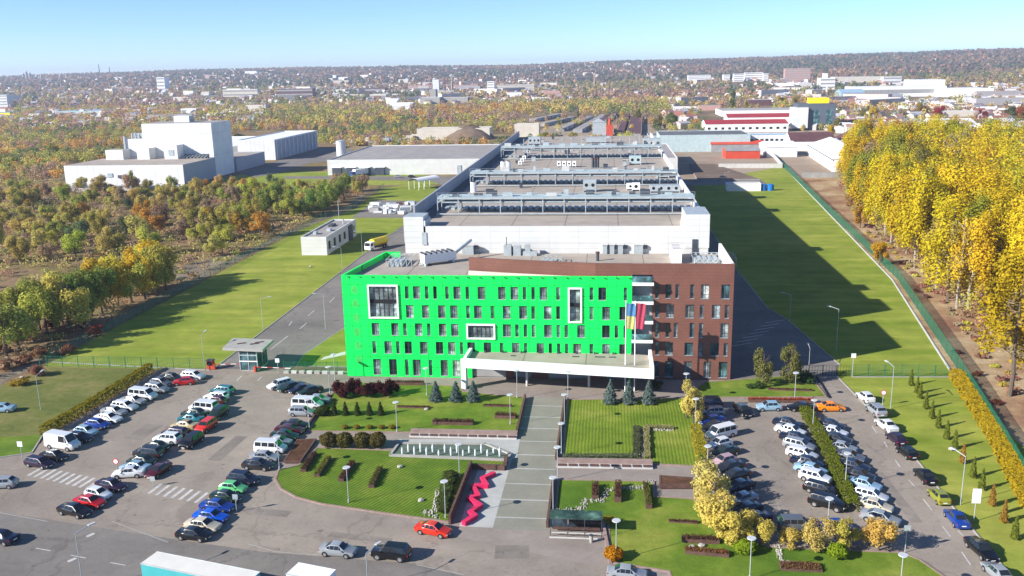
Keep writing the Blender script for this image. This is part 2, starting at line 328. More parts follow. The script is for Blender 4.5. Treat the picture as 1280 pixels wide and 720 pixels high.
def hedge(name, label, pts, w, h, col, n_per=260, leaf=.11, z=0.0, cat='hedge', group=None, top=None):
    rg = rng; Vs = []; C = []
    for a, b in zip(pts[:-1], pts[1:]):
        a = np.array(a[:2]); b = np.array(b[:2]); L = np.linalg.norm(b-a); d = (b-a)/L; nn = np.array([-d[1], d[0]]); n = int(L*n_per)
        t = rg.random(n)*L; s = rg.uniform(-.5, .5, n); zz = rg.random(n)
        face = rg.random(n); s = np.where(face < .55, np.sign(s)*.5, s); zz = np.where(face >= .45, 1.0, zz)
        wob = 1+.16*np.sin(t*2.1+rg.random()*6)+.1*np.sin(t*5.3)
        P = a+d*t[:, None]+nn*(s*w*wob)[:, None]; C.append(np.c_[P, zz*h*(.92+.1*wob)+rg.normal(size=n)*.03]); 
    C = np.concatenate(C); o0 = np.array([pts[0][0], pts[0][1], z]); C[:, 2] += .03
    V = leaf_quads(C-np.array([o0[0], o0[1], 0]), leaf); hh = C[:, 2]/h
    me = npmesh('hedge_mesh', V, ['leaf'], v=np.clip(rg.normal(.5, .17, len(C)), 0, 1))
    o = link(name, me, None, tuple(o0), color=col); tag(o, label, cat, group)
    return o
SKY, SUN, EXPO, HAZE = .10, 5, .9, 1.2e-4
# ---------------------------------------------------------------- terrain
SKX = [-400, 0, 180, 320, 500, 640, 760, 900, 1000, 1100, 1280, 1700]; SKO = [0, .5, 3, 4.3, 3.8, 2.2, 4.8, 5, 6.2, 7.2, 8.9, 8]
def terr(x, y):
    x = np.asarray(x, float); y = np.asarray(y, float)
    D = np.hypot(x, y); c = np.stack([x, np.maximum(y, 1), np.zeros_like(x)-CH]) if x.ndim else None
    X = np.ravel(x); Y = np.maximum(np.ravel(y), 1.0); cc = RM.T @ np.stack([X, Y, np.full_like(X, -CH)])
    px = np.where(cc[2] > 1, 640+FP*cc[0]/np.maximum(cc[2], 1), 5000); T = 55+4.91*np.interp(px, SKX, SKO)
    t = np.clip((np.ravel(D)-1700)/(5500-1700), 0, 1); s = t*t*(3-2*t)
    z = T*s + 3.0*np.sin(X*.0021+Y*.0013)*s*(1-s)*2 + 2.2*np.sin(X*.011+1)*np.sin(Y*.003)*s
    z = np.where(np.ravel(D) > 5500, T-(np.ravel(D)-5500)*.01+1.5*np.sin(X*.006), z); z = np.where(np.ravel(y) < 10, 0, z)
    return z.reshape(np.shape(x)) if x.ndim else float(z[0])
def GT(px, py):
    v = ray(px, py)
    for t in np.geomspace(150, 9000, 1500)/FP:
        p = v*t
        if CH+p[2] <= terr(p[0], p[1]): return (p[0], p[1], float(terr(p[0], p[1])))
    return (p[0], p[1], float(terr(p[0], p[1])))
gx = np.concatenate([np.linspace(-5200, -700, 70)[:-1], np.linspace(-700, 700, 40), np.linspace(700, 5200, 70)[1:]])
gy = np.concatenate([np.linspace(-150, 1600, 40)[:-1], np.linspace(1600, 7600, 110)])
XX, YY = np.meshgrid(gx, gy); ZZ = terr(XX, YY)-.06
nx, ny = len(gx), len(gy); me = bpy.data.meshes.new('ground')
ii = np.arange(nx*ny).reshape(ny, nx)
me.from_pydata(np.c_[XX.ravel(), YY.ravel(), ZZ.ravel()].tolist(), [], np.stack([ii[:-1, :-1], ii[:-1, 1:], ii[1:, 1:], ii[1:, :-1]], -1).reshape(-1, 4).tolist())
me.materials.append(MATS['far_land']); me.polygons.foreach_set('use_smooth', [True]*len(me.polygons))
struct('ground', me)
def gp(pts, z=0): return [G(*p, z) for p in pts]
def sheet(name, poly, z, mat, px=True, kind='structure'):
    P = gp(poly) if px else poly; mb = MB(); a = sum(P[i][0]*P[(i+1) % len(P)][1]-P[(i+1) % len(P)][0]*P[i][1] for i in range(len(P)))
    if a < 0: P = P[::-1]
    o = struct(name, mb.add([(p[0], p[1], z) for p in P], [tuple(range(len(P)))], mat)); return o
def raised(name, poly, mat, z0=0.02, h=.14, kerb='kerb_pink', w=.28, px=True):
    """lawn bed: turf on a kerb that runs round it as a real step"""
    P = gp(poly) if px else list(poly); a = sum(P[i][0]*P[(i+1) % len(P)][1]-P[(i+1) % len(P)][0]*P[i][1] for i in range(len(P)))
    if a < 0: P = P[::-1]
    n = len(P); I = []
    for i in range(n):
        p0, p1, p2 = (np.array(P[i-1]), np.array(P[i]), np.array(P[(i+1) % n])); d1 = _n(p1-p0); d2 = _n(p2-p1)
        nn = np.array([-d1[1]-d2[1], d1[0]+d2[0]]); nn = nn/max(.35, np.linalg.norm(nn)); k = w/max(.4, float(np.dot(nn, np.array([-d1[1], d1[0]])))); I.append(tuple(p1+nn*k))
    mb = MB(); vs = [(p[0], p[1], z0) for p in P]+[(p[0], p[1], z0+h) for p in P]+[(p[0], p[1], z0+h) for p in I]+[(p[0], p[1], z0+h-.05) for p in I]
    mb.add(vs, [(i, (i+1) % n, n+(i+1) % n, n+i) for i in range(n)]+[(n+i, n+(i+1) % n, 2*n+(i+1) % n, 2*n+i) for i in range(n)]+[(2*n+i, 2*n+(i+1) % n, 3*n+(i+1) % n, 3*n+i) for i in range(n)], kerb)
    struct(name+'_kerb', mb); o = struct(name, MB().add([(p[0], p[1], z0+h-.04) for p in I], [tuple(range(n))], mat)); return o
struct('wild_field', MB().quad((-900, 60, -.03), (-60, 60, -.03), (-60, 900, -.03), (-900, 900, -.03), 'wild_ground'))
struct('dry_field', MB().quad((58, 60, -.02), (400, 60, -.02), (400, 470, -.02), (58, 470, -.02), 'dry_field'))
sheet('works_field', [(-60, 440), (170, 440), (200, 900), (-60, 900)], -.025, 'bare_dirt', False)
RE = [G(*p) for p in ((1079, 504), (1112, 538), (1150, 580), (1172, 609), (1191, 634), (1215, 661), (1250, 704), (1290, 765))]
sheet('lawn_left', [(-110, 156.4), (-110, 330), (-104, 357), (-108, 425), (-93, 447), (-66, 400), (-69, 330), (-74.8, 300), (-75.2, 156.4)], 0, 'lawn_wide', False)
sheet('lawn_far_left', [(-205, 432), (-60, 440), (-100, 480), (-160, 500), (-205, 500)], -.01, 'lawn_wide', False)
sheet('lawn_dry', [(-170, 96), (-170, 134), (-112, 143), (-108, 156), (-86.5, 156), (-88.8, 124), (-95, 116), (-170, 110)], 0, 'lawn_dry', False)
sheet('lawn_corner', [(-98, 112), (-99, 122), (-88.8, 124), (-86, 117.5)], .012, 'lawn_plain', False)
sheet('lawn_right', [(38, 158.9), (62, 158.9), (74, 235), (96, 508), (42, 440), (30, 300)], 0, 'lawn_wide', False)
sheet('lawn_front_right', [(41.5, 158.7), (61.4, 158.7), (60, 106), (58, 60), (47, 60), *RE[::-1]], .001, 'lawn_wide', False)
# asphalt
sheet('car_park', [(-150, 114), (-100, 110.5), (-87, 117), (-87.3, 128), (-85.4, 157), (-47, 157), (-47, 148), (34.5, 148), (38.2, 158.7), (41.3, 158.7), *RE, (47, 60), (-150, 60)], .010, 'asphalt_old', False)
struct('service_road_left', MB().add([(-75, 156.9, .016), (-60, 156.9, .016), (-60.4, 166, .016), (-57.7, 185.6, .016), (-47, 198, .016), (-30, 198, .016), (-42, 300, .016), (-42, 440, .016), (-70, 470, .016), (-175, 478, .016), (-175, 468, .016), (-90, 452, .016), (-72, 420, .016), (-74.8, 300, .016)], [tuple(range(14))], 'asphalt_road'))
sheet('service_road_right', [(22, 150), (34.8, 150), (38.2, 158.6), (41.3, 158.6), (43.4, 165), (39.6, 196), (37, 206), (35.3, 246), (35.4, 313), (36, 430), (75, 430), (75, 452), (20, 452)], .014, 'asphalt_road', False)
sheet('main_road', [(-260, 134), (-115, 106), (-78.7, 99.2), (-55, 94.6), (-40, 91.9), (-21.6, 90.7), (-14, 88), (10, 81), (60, 70), (60, 58), (-30, 60), (-60, 79), (-110, 88), (-260, 118)], .016, 'asphalt_road', False)
sheet('verge_grass', [(-110, 87.5), (-62, 79.5), (-75, 60), (-150, 60), (-150, 92)], .02, 'lawn_dry', False)
sheet('dirt_track', [(-114, 130), (-111.6, 134), (-111.6, 300), (-104, 360), (-114, 420), (-117, 420), (-108, 360), (-114.6, 300), (-115, 150), (-125, 134)], .002, 'track_dirt', False)
sheet('sandy_clearing', [(195, 348), (215, 335), (285, 318), (305, 320), (285, 332), (225, 350)], -.005, 'track_dirt')
sheet('bare_yard', [(975, 190), (1010, 195), (1062, 212), (1062, 222), (1002, 222), (975, 205)], -.008, 'bare_dirt')
sheet('factory_yard', [(298, 216), (345, 202), (392, 184), (440, 186), (436, 200), (392, 203), (345, 217), (318, 222)], .012, 'asphalt_road')
sheet('storage_yard', [(440, 272), (470, 250), (540, 252), (507, 272.5)], .02, 'asphalt_road')
# front gardens
sheet('forecourt', [(-48, 141.5), (-47, 154), (23, 155.5), (15.6, 146.2), (15.4, 143), (-47.5, 136)], .02, 'plaza_tile', False)
sheet('garden_paving', [(-47, 134), (-47.5, 142), (16.4, 142), (17.6, 118), (19, 96), (5, 90), (-12, 95), (-20, 98), (-46, 111)], .022, 'plaza_tile', False)
sheet('entrance_walk', [(-14, 99.3), (-7, 99.3), (-7, 145), (-14, 145)], .03, 'walk_tile', False)
mb = MB()
for yp in (507, 521, 535.4, 551.5, 568.5, 586, 605, 625, 647.6):
    Y = G(650, yp)[1]; mb.quad((-14, Y-.13, .037), (-7, Y-.13, .037), (-7, Y+.13, .037), (-14, Y+.13, .037), 'pale_gravel')
struct('walk_lines', mb)
sheet('gravel_court', [(498, 549), (650, 549), (646, 572), (640, 574), (636, 587), (600, 587), (637, 571), (499, 556)], .034, 'pale_gravel')
sheet('bench_court', [(597, 588), (636, 588), (616, 660), (574, 658)], .034, 'pale_gravel')
raised('lawn_upper_left', [(411, 496), (432, 478), (575, 483), (580, 490), (656, 497), (646, 543), (384, 540)], 'lawn_plain')
raised('lawn_lower_left', [(396, 560), (500, 564), (491, 570), (634, 577), (632, 587), (590, 586), (562, 654), (480, 643), (400, 631), (370, 623), (350, 612), (343, 600), (347, 588), (372, 582)], 'lawn_diag')
raised('lawn_upper_right', [(708, 500), (870, 498), (885, 585), (703, 575)], 'lawn_stripe')
raised('lawn_lower_right', [(697, 600), (818, 602), (819, 621), (868, 624), (905, 660), (960, 684), (1128, 691), (1150, 700), (1185, 724), (1200, 760), (850, 760), (835, 716), (762, 704), (759, 657), (752, 655), (752, 650), (692, 650)], 'lawn_plain')
raised('lawn_brown_wing', [(868, 498), (866, 488), (880, 478), (1012, 468), (1034, 497)], 'lawn_plain')
raised('lawn_gate_wedge', [(-59.6, 159), (-60.4, 166), (-57.7, 185.6), (-49, 193), (-49, 159)], 'lawn_wide', px=False, kerb='concrete', w=.15)
sheet('wedge_path', [(405, 447), (432, 440), (432, 444), (400, 451)], .13, 'concrete_pale')
raised('bed_left', [(396, 551), (376, 580), (354, 580), (371, 552)], 'mulch', z0=.16, h=.25, kerb='planter_brown')
raised('bed_right', [(824, 600), (866, 603), (866, 612), (824, 612)], 'mulch', z0=.16, h=.6, kerb='planter_brown')
for i, (px, py, w_, h_, a_) in enumerate(((330, 640, 7, 1.6, -6), (180, 540, 3, 6, -6), (640, 690, 4, 3, 5), (450, 672, 8, 1.2, -8), (285, 560, 2, 9, -4), (960, 600, 3, 5, 10), (1120, 620, 1.4, 14, 3), (250, 505, 2, 8, -4))):
    x, y = G(px, py); c_, s_ = math.cos(R_(a_)), math.sin(R_(a_)); sheet('asphalt_patch', [(x+c_*a-s_*b, y+s_*a+c_*b) for a, b in ((-w_/2, -h_/2), (w_/2, -h_/2), (w_/2, h_/2), (-w_/2, h_/2))], .0225, 'asphalt_patchy', False)
# painted markings
def stripe_box(mb, x, y, l, w, az, z, mat='paint_white'):
    c, s = math.cos(az), math.sin(az); mb.add([(x+c*a-s*b, y+s*a+c*b, z) for a, b in ((-l/2, -w/2), (l/2, -w/2), (l/2, w/2), (-l/2, w/2))], [(0, 1, 2, 3)], mat)
mb = MB()
for (a, b, n) in (((45, 589), (142, 611), 13), ((194, 611), (262, 624), 8)):
    A = G(*a); B = G(*b)
    for i in range(n): t = i/(n-1); stripe_box(mb, A[0]+(B[0]-A[0])*t, A[1]+(B[1]-A[1])*t, 3.0, .5, R_(82), .022)
struct('zebra_crossing_marking', mb)
mb = MB()
for p in ((54, 687), (98, 696), (147, 705), (10, 678), (200, 713), (-40, 668)): x, y = G(*p); stripe_box(mb, x, y, 2.2, .14, R_(-12), .026)
for p in ((113, 669), (90, 700)): x, y = G(*p); stripe_box(mb, x, y, 1.0, .5, R_(60), .026)
for (a, b) in (((1090, 533), (1096, 541)), ((1105, 552), (1109, 559)), ((1119, 575), (1125, 584)), ((1136, 600), (1143, 608)), ((1154, 624), (1165, 638)), ((1178, 658), (1188, 671)), ((1197, 663), (1204, 670)), ((1202, 690), (1213, 706))):
    A = G(*a); B = G(*b); stripe_box(mb, (A[0]+B[0])/2, (A[1]+B[1])/2, math.dist(A, B), .16, math.atan2(B[1]-A[1], B[0]-A[0]), .026)
for i in range(7): stripe_box(mb, 27.2+i*1.6, 177+i*2.9, 5.2, .28, R_(28), .026)
for p, q in (((375, 411), (383, 404)), ((412, 378), (418, 372)), ((385, 395), (393, 388)), ((338, 437), (360, 420)), ((322, 476), (327, 471)), ((361, 407), (365, 402)), ((296, 476), (302, 470))):
    A = G(*p); B = G(*q); stripe_box(mb, (A[0]+B[0])/2, (A[1]+B[1])/2, math.dist(A, B), .2, math.atan2(B[1]-A[1], B[0]-A[0]), .026)
for a, b in (((971, 629), (976, 639)), ((976, 639), (984, 643)), ((288, 476), (298, 476)), ((0, 641), (60, 652)), ((310, 680), (345, 690)), ((345, 690), (440, 697)), ((520, 706), (580, 719)), ((886, 285), (905, 311)), ((905, 311), (960, 386)), ((1018, 507), (1021, 503)), ((951, 517), (958, 515)), ((140, 652), (210, 678))):
    A = G(*a); B = G(*b); stripe_box(mb, (A[0]+B[0])/2, (A[1]+B[1])/2, math.dist(A, B), .12, math.atan2(B[1]-A[1], B[0]-A[0]), .027, 'concrete')
struct('road_marking', mb)
mb = MB()   # kerbs along the lots
def kerb(pts, px=True, w=.18, h=.13, mat='concrete'):
    P = gp(pts) if px else pts
    for a, b in zip(P[:-1], P[1:]): mb.rbox((a[0]+b[0])/2, (a[1]+b[1])/2, 0, h, math.dist(a, b), w, math.atan2(b[1]-a[1], b[0]-a[0]), mat)
kerb([(-88.8, 124.2), (-86.2, 117.3), (-98, 111.2)], False); kerb([(-75.1, 157), (-74.9, 300), (-69.5, 330)], False); kerb([(41.4, 158.6), *RE], False); kerb([(43.5, 165), (39.7, 196), (37.1, 206), (35.4, 246), (35.5, 313)], False)
kerb([(66, 453), (262, 463)]); kerb([(1065, 471.5), (1187, 471.5)])
kerb([(62, 160), (73.6, 235), (94, 480)], False, .3, .2, 'concrete_pale')
struct('kerb', mb)
# ---------------------------------------------------------------- walls and beds in the gardens
def wall_thing(label, pts, h, w, mat, name='retaining_wall', cat='garden wall', px=True, group=None):
    P = gp(pts) if px else pts; mb = MB()
    for a, b in zip(P[:-1], P[1:]): mb.rbox((a[0]+b[0])/2, (a[1]+b[1])/2, .02, h, math.dist(a, b), w, math.atan2(b[1]-a[1], b[0]-a[0]), mat)
    o = mb.build(name, None, (P[0][0], P[0][1], 0)); o.location = (P[0][0], P[0][1], 0); tag(o, label, cat, group); return o
wall_thing('dark brown low wall on the building end of the left side of the entrance walk', [(656.5, 498), (646, 543)], .8, .35, 'planter_brown')
wall_thing('short brown wall closing the pool garden beside the entrance walk', [(633, 575), (631, 588)], .85, .5, 'planter_brown')
wall_thing('dark brown wall running down beside the pink zigzag bench', [(589, 586), (562, 656)], 1.3, .3, 'planter_brown')
wall_thing('brown wall across the top of the pink bench court', [(589, 586), (631, 588)], .8, .4, 'planter_brown')
wall_thing('dark brown wall on the right of the entrance walk nearest the building', [(706, 500), (695, 575)], .75, .3, 'planter_brown')
wall_thing('dark brown wall on the right of the entrance walk, running to the glass shelter', [(692, 600), (684, 660)], .75, .3, 'planter_brown')
wall_thing('dark brown edging wall between the left lot and the upper left lawn', [(411, 495), (381, 540)], .5, .3, 'planter_brown')
wall_thing('thin dark kerb wall beside the service gate right of the brown wing', [(1020, 470), (1037, 498)], .25, .2, 'black')
wall_thing('brown kerb wall along the front of the glass shelter garden', [(754, 655), (763, 705)], .35, .35, 'kerb_pink')
# benches: pale ledge with dark seat slabs
def long_bench(label, a, b, n):
    A = G(*a); B = G(*b); L = math.dist(A, B); az = math.atan2(B[1]-A[1], B[0]-A[0]); r = root('long_bench', label, 'bench', (A[0], A[1], .02), az)
    MB().box(0, L, -.25, .55, 0, .38, 'concrete_pale').build('base', r, (0, 0, 0)); MB().box(0, L, .6, 1.6, 0, .75, 'kerb_pink').build('back_ledge', r, (0, 0, 0))
    for i in range(n): MB().box(i*L/n+.15, (i+1)*L/n-.15, -.35, .25, .38, .47, 'planter_brown').build('seat', r, (0, 0, 0))
long_bench('long low bench with pale ledge along the top of the fountain court', (512, 546), (646, 549), 11)
long_bench('long low bench with pale ledge along the foot of the upper right lawn', (696, 584), (816, 586), 9)
# the flower-bed blocks on the lawns
def bed(label, a, b, w, h, mat='planter_brown', name='planted_bed', cat='flower bed', col=(.13, .07, .045)):
    A = G(*a); B = G(*b); L = math.dist(A, B); r = root(name, label, cat, (A[0], A[1], .1), math.atan2(B[1]-A[1], B[0]-A[0]))
    MB().box(0, L, -w/2, w/2, 0, h*.7, mat).build('edging', r, (0, 0, 0))
    n = int(L*w*130); C = np.c_[rng.random(n)*L, rng.uniform(-w/2, w/2, n), h*.7+rng.random(n)*h*.45]
    link('foliage', npmesh('bed_mesh', leaf_quads(C, .1), ['leaf'], v=np.clip(rng.normal(.45, .2, n), 0, 1)), r, color=col)
bed('long thin dark bed on the upper left lawn right of the lamp', (497, 510), (538, 511), .5, .35)
bed('thick brown clipped bed on the upper left lawn before the fountain', (541, 530), (592, 531), 1.1, .7)
bed('thin dark bed on the upper left lawn close to the walk, upper of the two', (604, 508.5), (640, 509), .5, .35)
bed('thick brown clipped bed on the upper left lawn close to the walk', (619, 522), (645, 523), 1.2, .7)
bed('dark clipped bed under the green wall behind the upper left lawn', (492, 481), (530, 481.5), .7, .7)
for i, (a, b, cl) in enumerate([((379, 591), (393, 569), (.10, .06, .04)), ((396, 597), (411, 575), (.16, .17, .03)), ((426, 603), (441, 581), (.11, .05, .04)), ((464, 611), (475, 588), (.12, .12, .03))]):
    bed(['brown slanting bed nearest the parked cars on the fan-shaped lawn', 'yellow-green slanting bed second from the parked cars on the fan-shaped lawn', 'reddish brown slanting bed third from the parked cars, behind the lamp', 'olive slanting bed farthest from the parked cars on the fan-shaped lawn'][i], a, b, .8, .6, col=cl)
bed('reddish brown upright bed on the lawn above the glass shelter', (744, 625), (744, 609), .9, .8)
bed('dark brown upright bed beside the pale stone path on the lower right lawn', (772, 629), (773, 609), .9, 1.0)
bed('olive upright bed below the crossing of the right garden paths', (811, 637), (807, 609), .8, .8, col=(.13, .14, .03))
bed('thin brown bed just left of the big yellow tree clump', (836, 653), (872, 655), .5, .3)
bed('dark brown bed right of the lamp shadow at the foot of the lower right lawn', (852, 677), (899, 679), 1.0, .7)
bed('orange brown bed near the bottom edge of the lower right lawn', (856, 691), (911, 696), .9, .6, col=(.24, .11, .05))
bed('dark strip bed on the small lawn in front of the brown wing', (960, 488), (1015, 489.5), .5, .35)
bed('red strip of flowers behind the parked orange car', (935, 502), (1020, 503.5), .8, .6, col=(.40, .07, .02))
bed('mixed red and yellow flower bed at the right end of the lower right lawn', (975, 710), (1026, 712), 1.6, .4, col=(.22, .12, .06))
# pale stone borders
def stones(label, pts, w, n):
    P = gp(pts); mb = MB(); S = [math.dist(a, b) for a, b in zip(P[:-1], P[1:])]
    for i in range(n):
        k = random.choices(range(len(S)), S)[0]; t = random.random(); a, b = P[k], P[k+1]; x = a[0]+(b[0]-a[0])*t+random.uniform(-w, w)/2; y = a[1]+(b[1]-a[1])*t+random.uniform(-w, w)/2
        r = random.uniform(.06, .15); mb.cyl(x, y, .1, .16+r*random.uniform(.6, 1.3), r, random.choice(['stone_white', 'stone_white', 'concrete']), 5, r*.6)
    o = mb.build('stone_border', None, (P[0][0], P[0][1], 0)); o.location = (P[0][0], P[0][1], 0); tag(o, label, 'stone border', kind='stuff')
stones('pale stones bordering the grass on the upper right lawn', [(803, 573), (804, 538), (842, 538)], .9, 190)
stones('pale stones winding over the lawn above the glass shelter', [(694, 640), (728, 637), (732, 627), (752, 628), (760, 614), (772, 612), (803, 610), (815, 602)], .9, 230)
stones('pale stones edging the flower bed at the bottom of the lower right lawn', [(972, 684), (976, 703), (992, 706)], .7, 80)
stones('pale rocks at the corner of the fan-shaped lawn above the red car', [(549, 612), (544, 640), (530, 642), (548, 648)], .9, 120)
hedge('shrub_border', 'grey-green shrub row along the foot of the upper right lawn', [G(704, 574), G(797, 573.5)], .9, .6, (.16, .19, .11), 320, .10, cat='shrub row')
hedge('shrub_border', 'dark shrub strip beside the pale path on the upper right lawn', [G(796, 571), G(796, 536)], .9, .6, (.11, .12, .07), 320, .10, cat='shrub row')
hedge('shrub_border', 'pale yellow shrub strip crossing the upper right lawn', [G(809, 575), G(808, 536), G(842, 537)], .8, .5, (.36, .33, .16), 320, .10, cat='shrub row')
hedge('hedge', 'golden topped hedge running beside the far left row of cars', [(-88.7, 123.8), (-87.7, 133), (-87, 155.5)], 1.1, 1.4, (.26, .22, .02), 330, .14)
hedge('hedge', 'green-yellow hedge dividing the two middle rows of the right lot', [G(1006, 517), G(1031, 560), G(1066, 640)], 1.5, 1.2, (.15, .18, .02), 330, .13)
hedge('hedge', 'bright yellow hedge in front of the long green fence', [(62.0, 159), (57.5, 130), (54.2, 114), (51.5, 98)], 2.0, 1.5, (.48, .34, .02), 330, .15)
hedge('hedge', 'yellow hedge between the upper right lawn and the first row of cars', [G(869, 545), G(878, 583)], 1.3, 2.0, (.38, .33, .04), 420, .13)
hedge('hedge', 'small golden box hedge behind the glass shelter', [G(752, 655), G(768, 655)], .8, .8, (.35, .22, .03), 200, .1)
# fountain pool with jets
A = gp([(488, 571), (499, 556), (607, 557), (638, 570), (634, 577)])
r = root('fountain_pool', 'long dark fountain pool with a row of white water jets', 'fountain', (A[0][0], A[0][1], .02))
mb = MB(); n = len(A)
for i in range(n):
    a, b = A[i], A[(i+1) % n]; mb.rbox((a[0]+b[0])/2, (a[1]+b[1])/2, 0, .4, math.dist(a, b)+.2, .35, math.atan2(b[1]-a[1], b[0]-a[0]), 'concrete')
mb.build('rim', r, (A[0][0], A[0][1], 0)); MB().add([(p[0], p[1], .2) for p in A[::-1]], [tuple(range(n))][::1], 'water_pool').build("pool_water", r, (A[0][0], A[0][1], 0))
for i in range(17):
    px = 503+i*7.6; py = 566 if i % 2 else 570; x, y = G(px, py+(i*.12)); h = random.uniform(.8, 1.5); mb = MB()
    mb.cyl(x, y, .2, .2+h*.6, .11, 'jet_white', 7, .16).cyl(x, y, .2+h*.6, .2+h, .16, 'jet_white', 7, .05); mb.build('water_jet', r, (A[0][0], A[0][1], 0))
# pink zigzag bench
Z = gp([(617, 594.5), (603, 601), (608.7, 610), (591, 610), (598, 623), (586, 625.5), (600.5, 635), (588, 643.5), (594, 648), (580.5, 656.5)])
mb = MB()
for i, (a, b) in enumerate(zip(Z[:-1], Z[1:])): mb.rbox((a[0]+b[0])/2, (a[1]+b[1])/2, .035, .55+i*.003, math.dist(a, b)+.35, .62, math.atan2(b[1]-a[1], b[0]-a[0]), 'pink_paint')
o = mb.build('zigzag_bench', None, (*Z[0], 0)); o.location = (*Z[0], 0); tag(o, 'bright pink zigzag bench on the pale paving beside the entrance walk', 'bench')
# bus shelter
x0, y0 = G(688, 671); x1, y1 = G(752, 672)
r = root('glass_shelter', 'long glass shelter with green roof and dark bench on the plaza', 'shelter', (x0, y0, .02)); L = x1-x0
MB().box(-.1, L+.1, -.1, 2.1, 2.45, 2.53, 'shelter_green').build('roof', r, (0, 0, 0))
for i in range(4):
    MB().box(i*L/3-.03, i*L/3+.03, -.03, .03, 0, 2.45, 'steel_dark').build('post', r, (0, 0, 0))
    if i < 3: MB().box(i*L/3+.05, (i+1)*L/3-.05, 1.95, 1.99, .1, 2.4, 'dark_glass').build('back_pane', r, (0, 0, 0))
MB().box(.2, L-.2, 1.2, 1.7, .35, .45, 'planter_brown').build('seat', r, (0, 0, 0)); MB().box(0, L, .02, .06, .5, .62, 'concrete_pale').build('rail', r, (0, 0, 0))
MB().box(-.1, L+.1, -.3, -.15, 0, .12, 'concrete_pale').build('step', r, (0, 0, 0))
x, y = G(739, 678); o = MB().cyl(0, 0, 0, .9, .2, 'concrete', 10, .24).cyl(0, 0, .9, .98, .26, 'steel_dark', 10).build('litter_bin'); o.location = (x, y, .02); tag(o, 'small grey litter bin in front of the glass shelter', 'litter bin')
# ---------------------------------------------------------------- office building
YG = 154.16; YB = 155.6; XL, XM, XR = -47.9, 4.45, 22.16
def facade(x0, x1, z0, z1, holes, Y, depth, mat, reveal=None):
    """wall with real openings; holes = (xa, xb, za, zb)"""
    xs = sorted({x0, x1, *[h[0] for h in holes], *[h[1] for h in holes]}); zs = sorted({z0, z1, *[h[2] for h in holes], *[h[3] for h in holes]})
    mb = MB()
    for j in range(len(zs)-1):
        zc = (zs[j]+zs[j+1])/2; run = None
        for i in range(len(xs)):
            s = i < len(xs)-1 and not any(h[0] < (xs[i]+xs[i+1])/2 < h[1] and h[2] < zc < h[3] for h in holes)
            if s and run is None: run = xs[i]
            if not s and run is not None: mb.quad((run, Y, zs[j]), (xs[i], Y, zs[j]), (xs[i], Y, zs[j+1]), (run, Y, zs[j+1]), mat); run = None
    for a, b, c, d in holes:
        q = [(a, c), (b, c), (b, d), (a, d)]
        for k in range(4): p, r = q[k], q[(k+1) % 4]; mb.quad((p[0], Y, p[1]), (p[0], Y+depth, p[1]), (r[0], Y+depth, r[1]), (r[0], Y, r[1]), reveal or mat)
    return mb
def window_mb(a, b, c, d, Y, g='window_glass', fr='steel_dark'):
    mb = MB(); t = .07; w = b-a; mb.box(a+t, b-t, Y, Y+.03, c+t, d-t, g)
    for q in ((a, a+t, c, d), (b-t, b, c, d), (a+t, b-t, c, c+t), (a+t, b-t, d-t, d)): mb.box(q[0], q[1], Y-.05, Y+.05, q[2], q[3], fr)
    mb.box(a+.003, b-.003, Y-.38, Y-.06, c+.003, c+.07, 'steel')
    n = max(1, round(w/.85))
    for k in range(1, n): x = a+w*k/n; mb.box(x-.035, x+.035, Y-.04, Y-.005, c+t, d-t, fr)
    if d-c > 1.2: mb.box(a+t, b-t, Y-.04, Y-.005, c+(d-c)*.28, c+(d-c)*.28+.06, fr)
    return mb
office = root('office_building', 'office block with bright green windowed front and brown right wing', 'office building', (XL, YG, 0)); OL = tuple(office.location)
def rowz(yt, yb, px=600, Y=YG): return AT(px, yb, Y)[1], AT(px, yt, Y)[1]
rows = [((358.3, 374.4), [(420, '413-435 462-505 533-555 583-605 655-677 704-748 777-798 850-894'), (600, '108-153 183-230 256-277 308-329 357-403 457-480 657-680 710-757 862-883')]),
        ((382, 398.4), [(420, '420-465 516-558 612-656 685-730 781-803 828-874 927-948'), (600, '137-183 235-282 308-330 383-429 457-480 657-680 733-780 836-880')]),
        ((405, 420.7), [(420, '215-260 332-376 403-425 474-518 547-567 617-662 690-735'), (600, '137-186 211-233 262-283 310-332 384-431 459-481 507-529 583-629 732-779 808-830 861-880')]),
        ((428, 443.7), [(420, '219-242 291-335 361-383 412-455 505-549 599-643 672-716 743-763'), (600, '-76--30 22-67 119-139 192-237 264-284 339-384 412-432 462-482 510-530 559-606 658-679 733-779 835-880')]),
        ((450.6, 473.2), [(420, '225-272 320-366 415-437 463-508 558-578 628-672 700-745')])]
import re
gh = []
for (yt, yb), segs in rows:
    zb, zt = rowz(yt, yb)
    for ox, s in segs:
        for t in s.split():
            a, b = map(float, re.match(r'(-?\d+)-(-?\d+)', t).groups()); ym = (yt+yb)/2
            gh.append((AT(ox+a/4.8, ym, YG)[0], AT(ox+b/4.8, ym, YG)[0], max(zb, .3), zt))
def fr(x0, x1, y0, y1, ox): a = AT(ox+x0/4.8, 330+(y0+y1)/9.6, YG)[0]; b = AT(ox+x1/4.8, 330+(y0+y1)/9.6, YG)[0]; return (a, b, AT(600, 330+y1/4.8, YG)[1], AT(600, 330+y0/4.8, YG)[1])
big = [fr(203, 366, 137, 322, 420), fr(538, 602, 147, 337, 600), fr(793, 946, 368, 441, 420)]
entr = [(-24.4, XM-.3, 0, 4.2)]     # glazed entrance front under the canopy
gf = facade(XL, XM, 0, 19.25, gh+big+entr, YG, .35, 'green_clad')
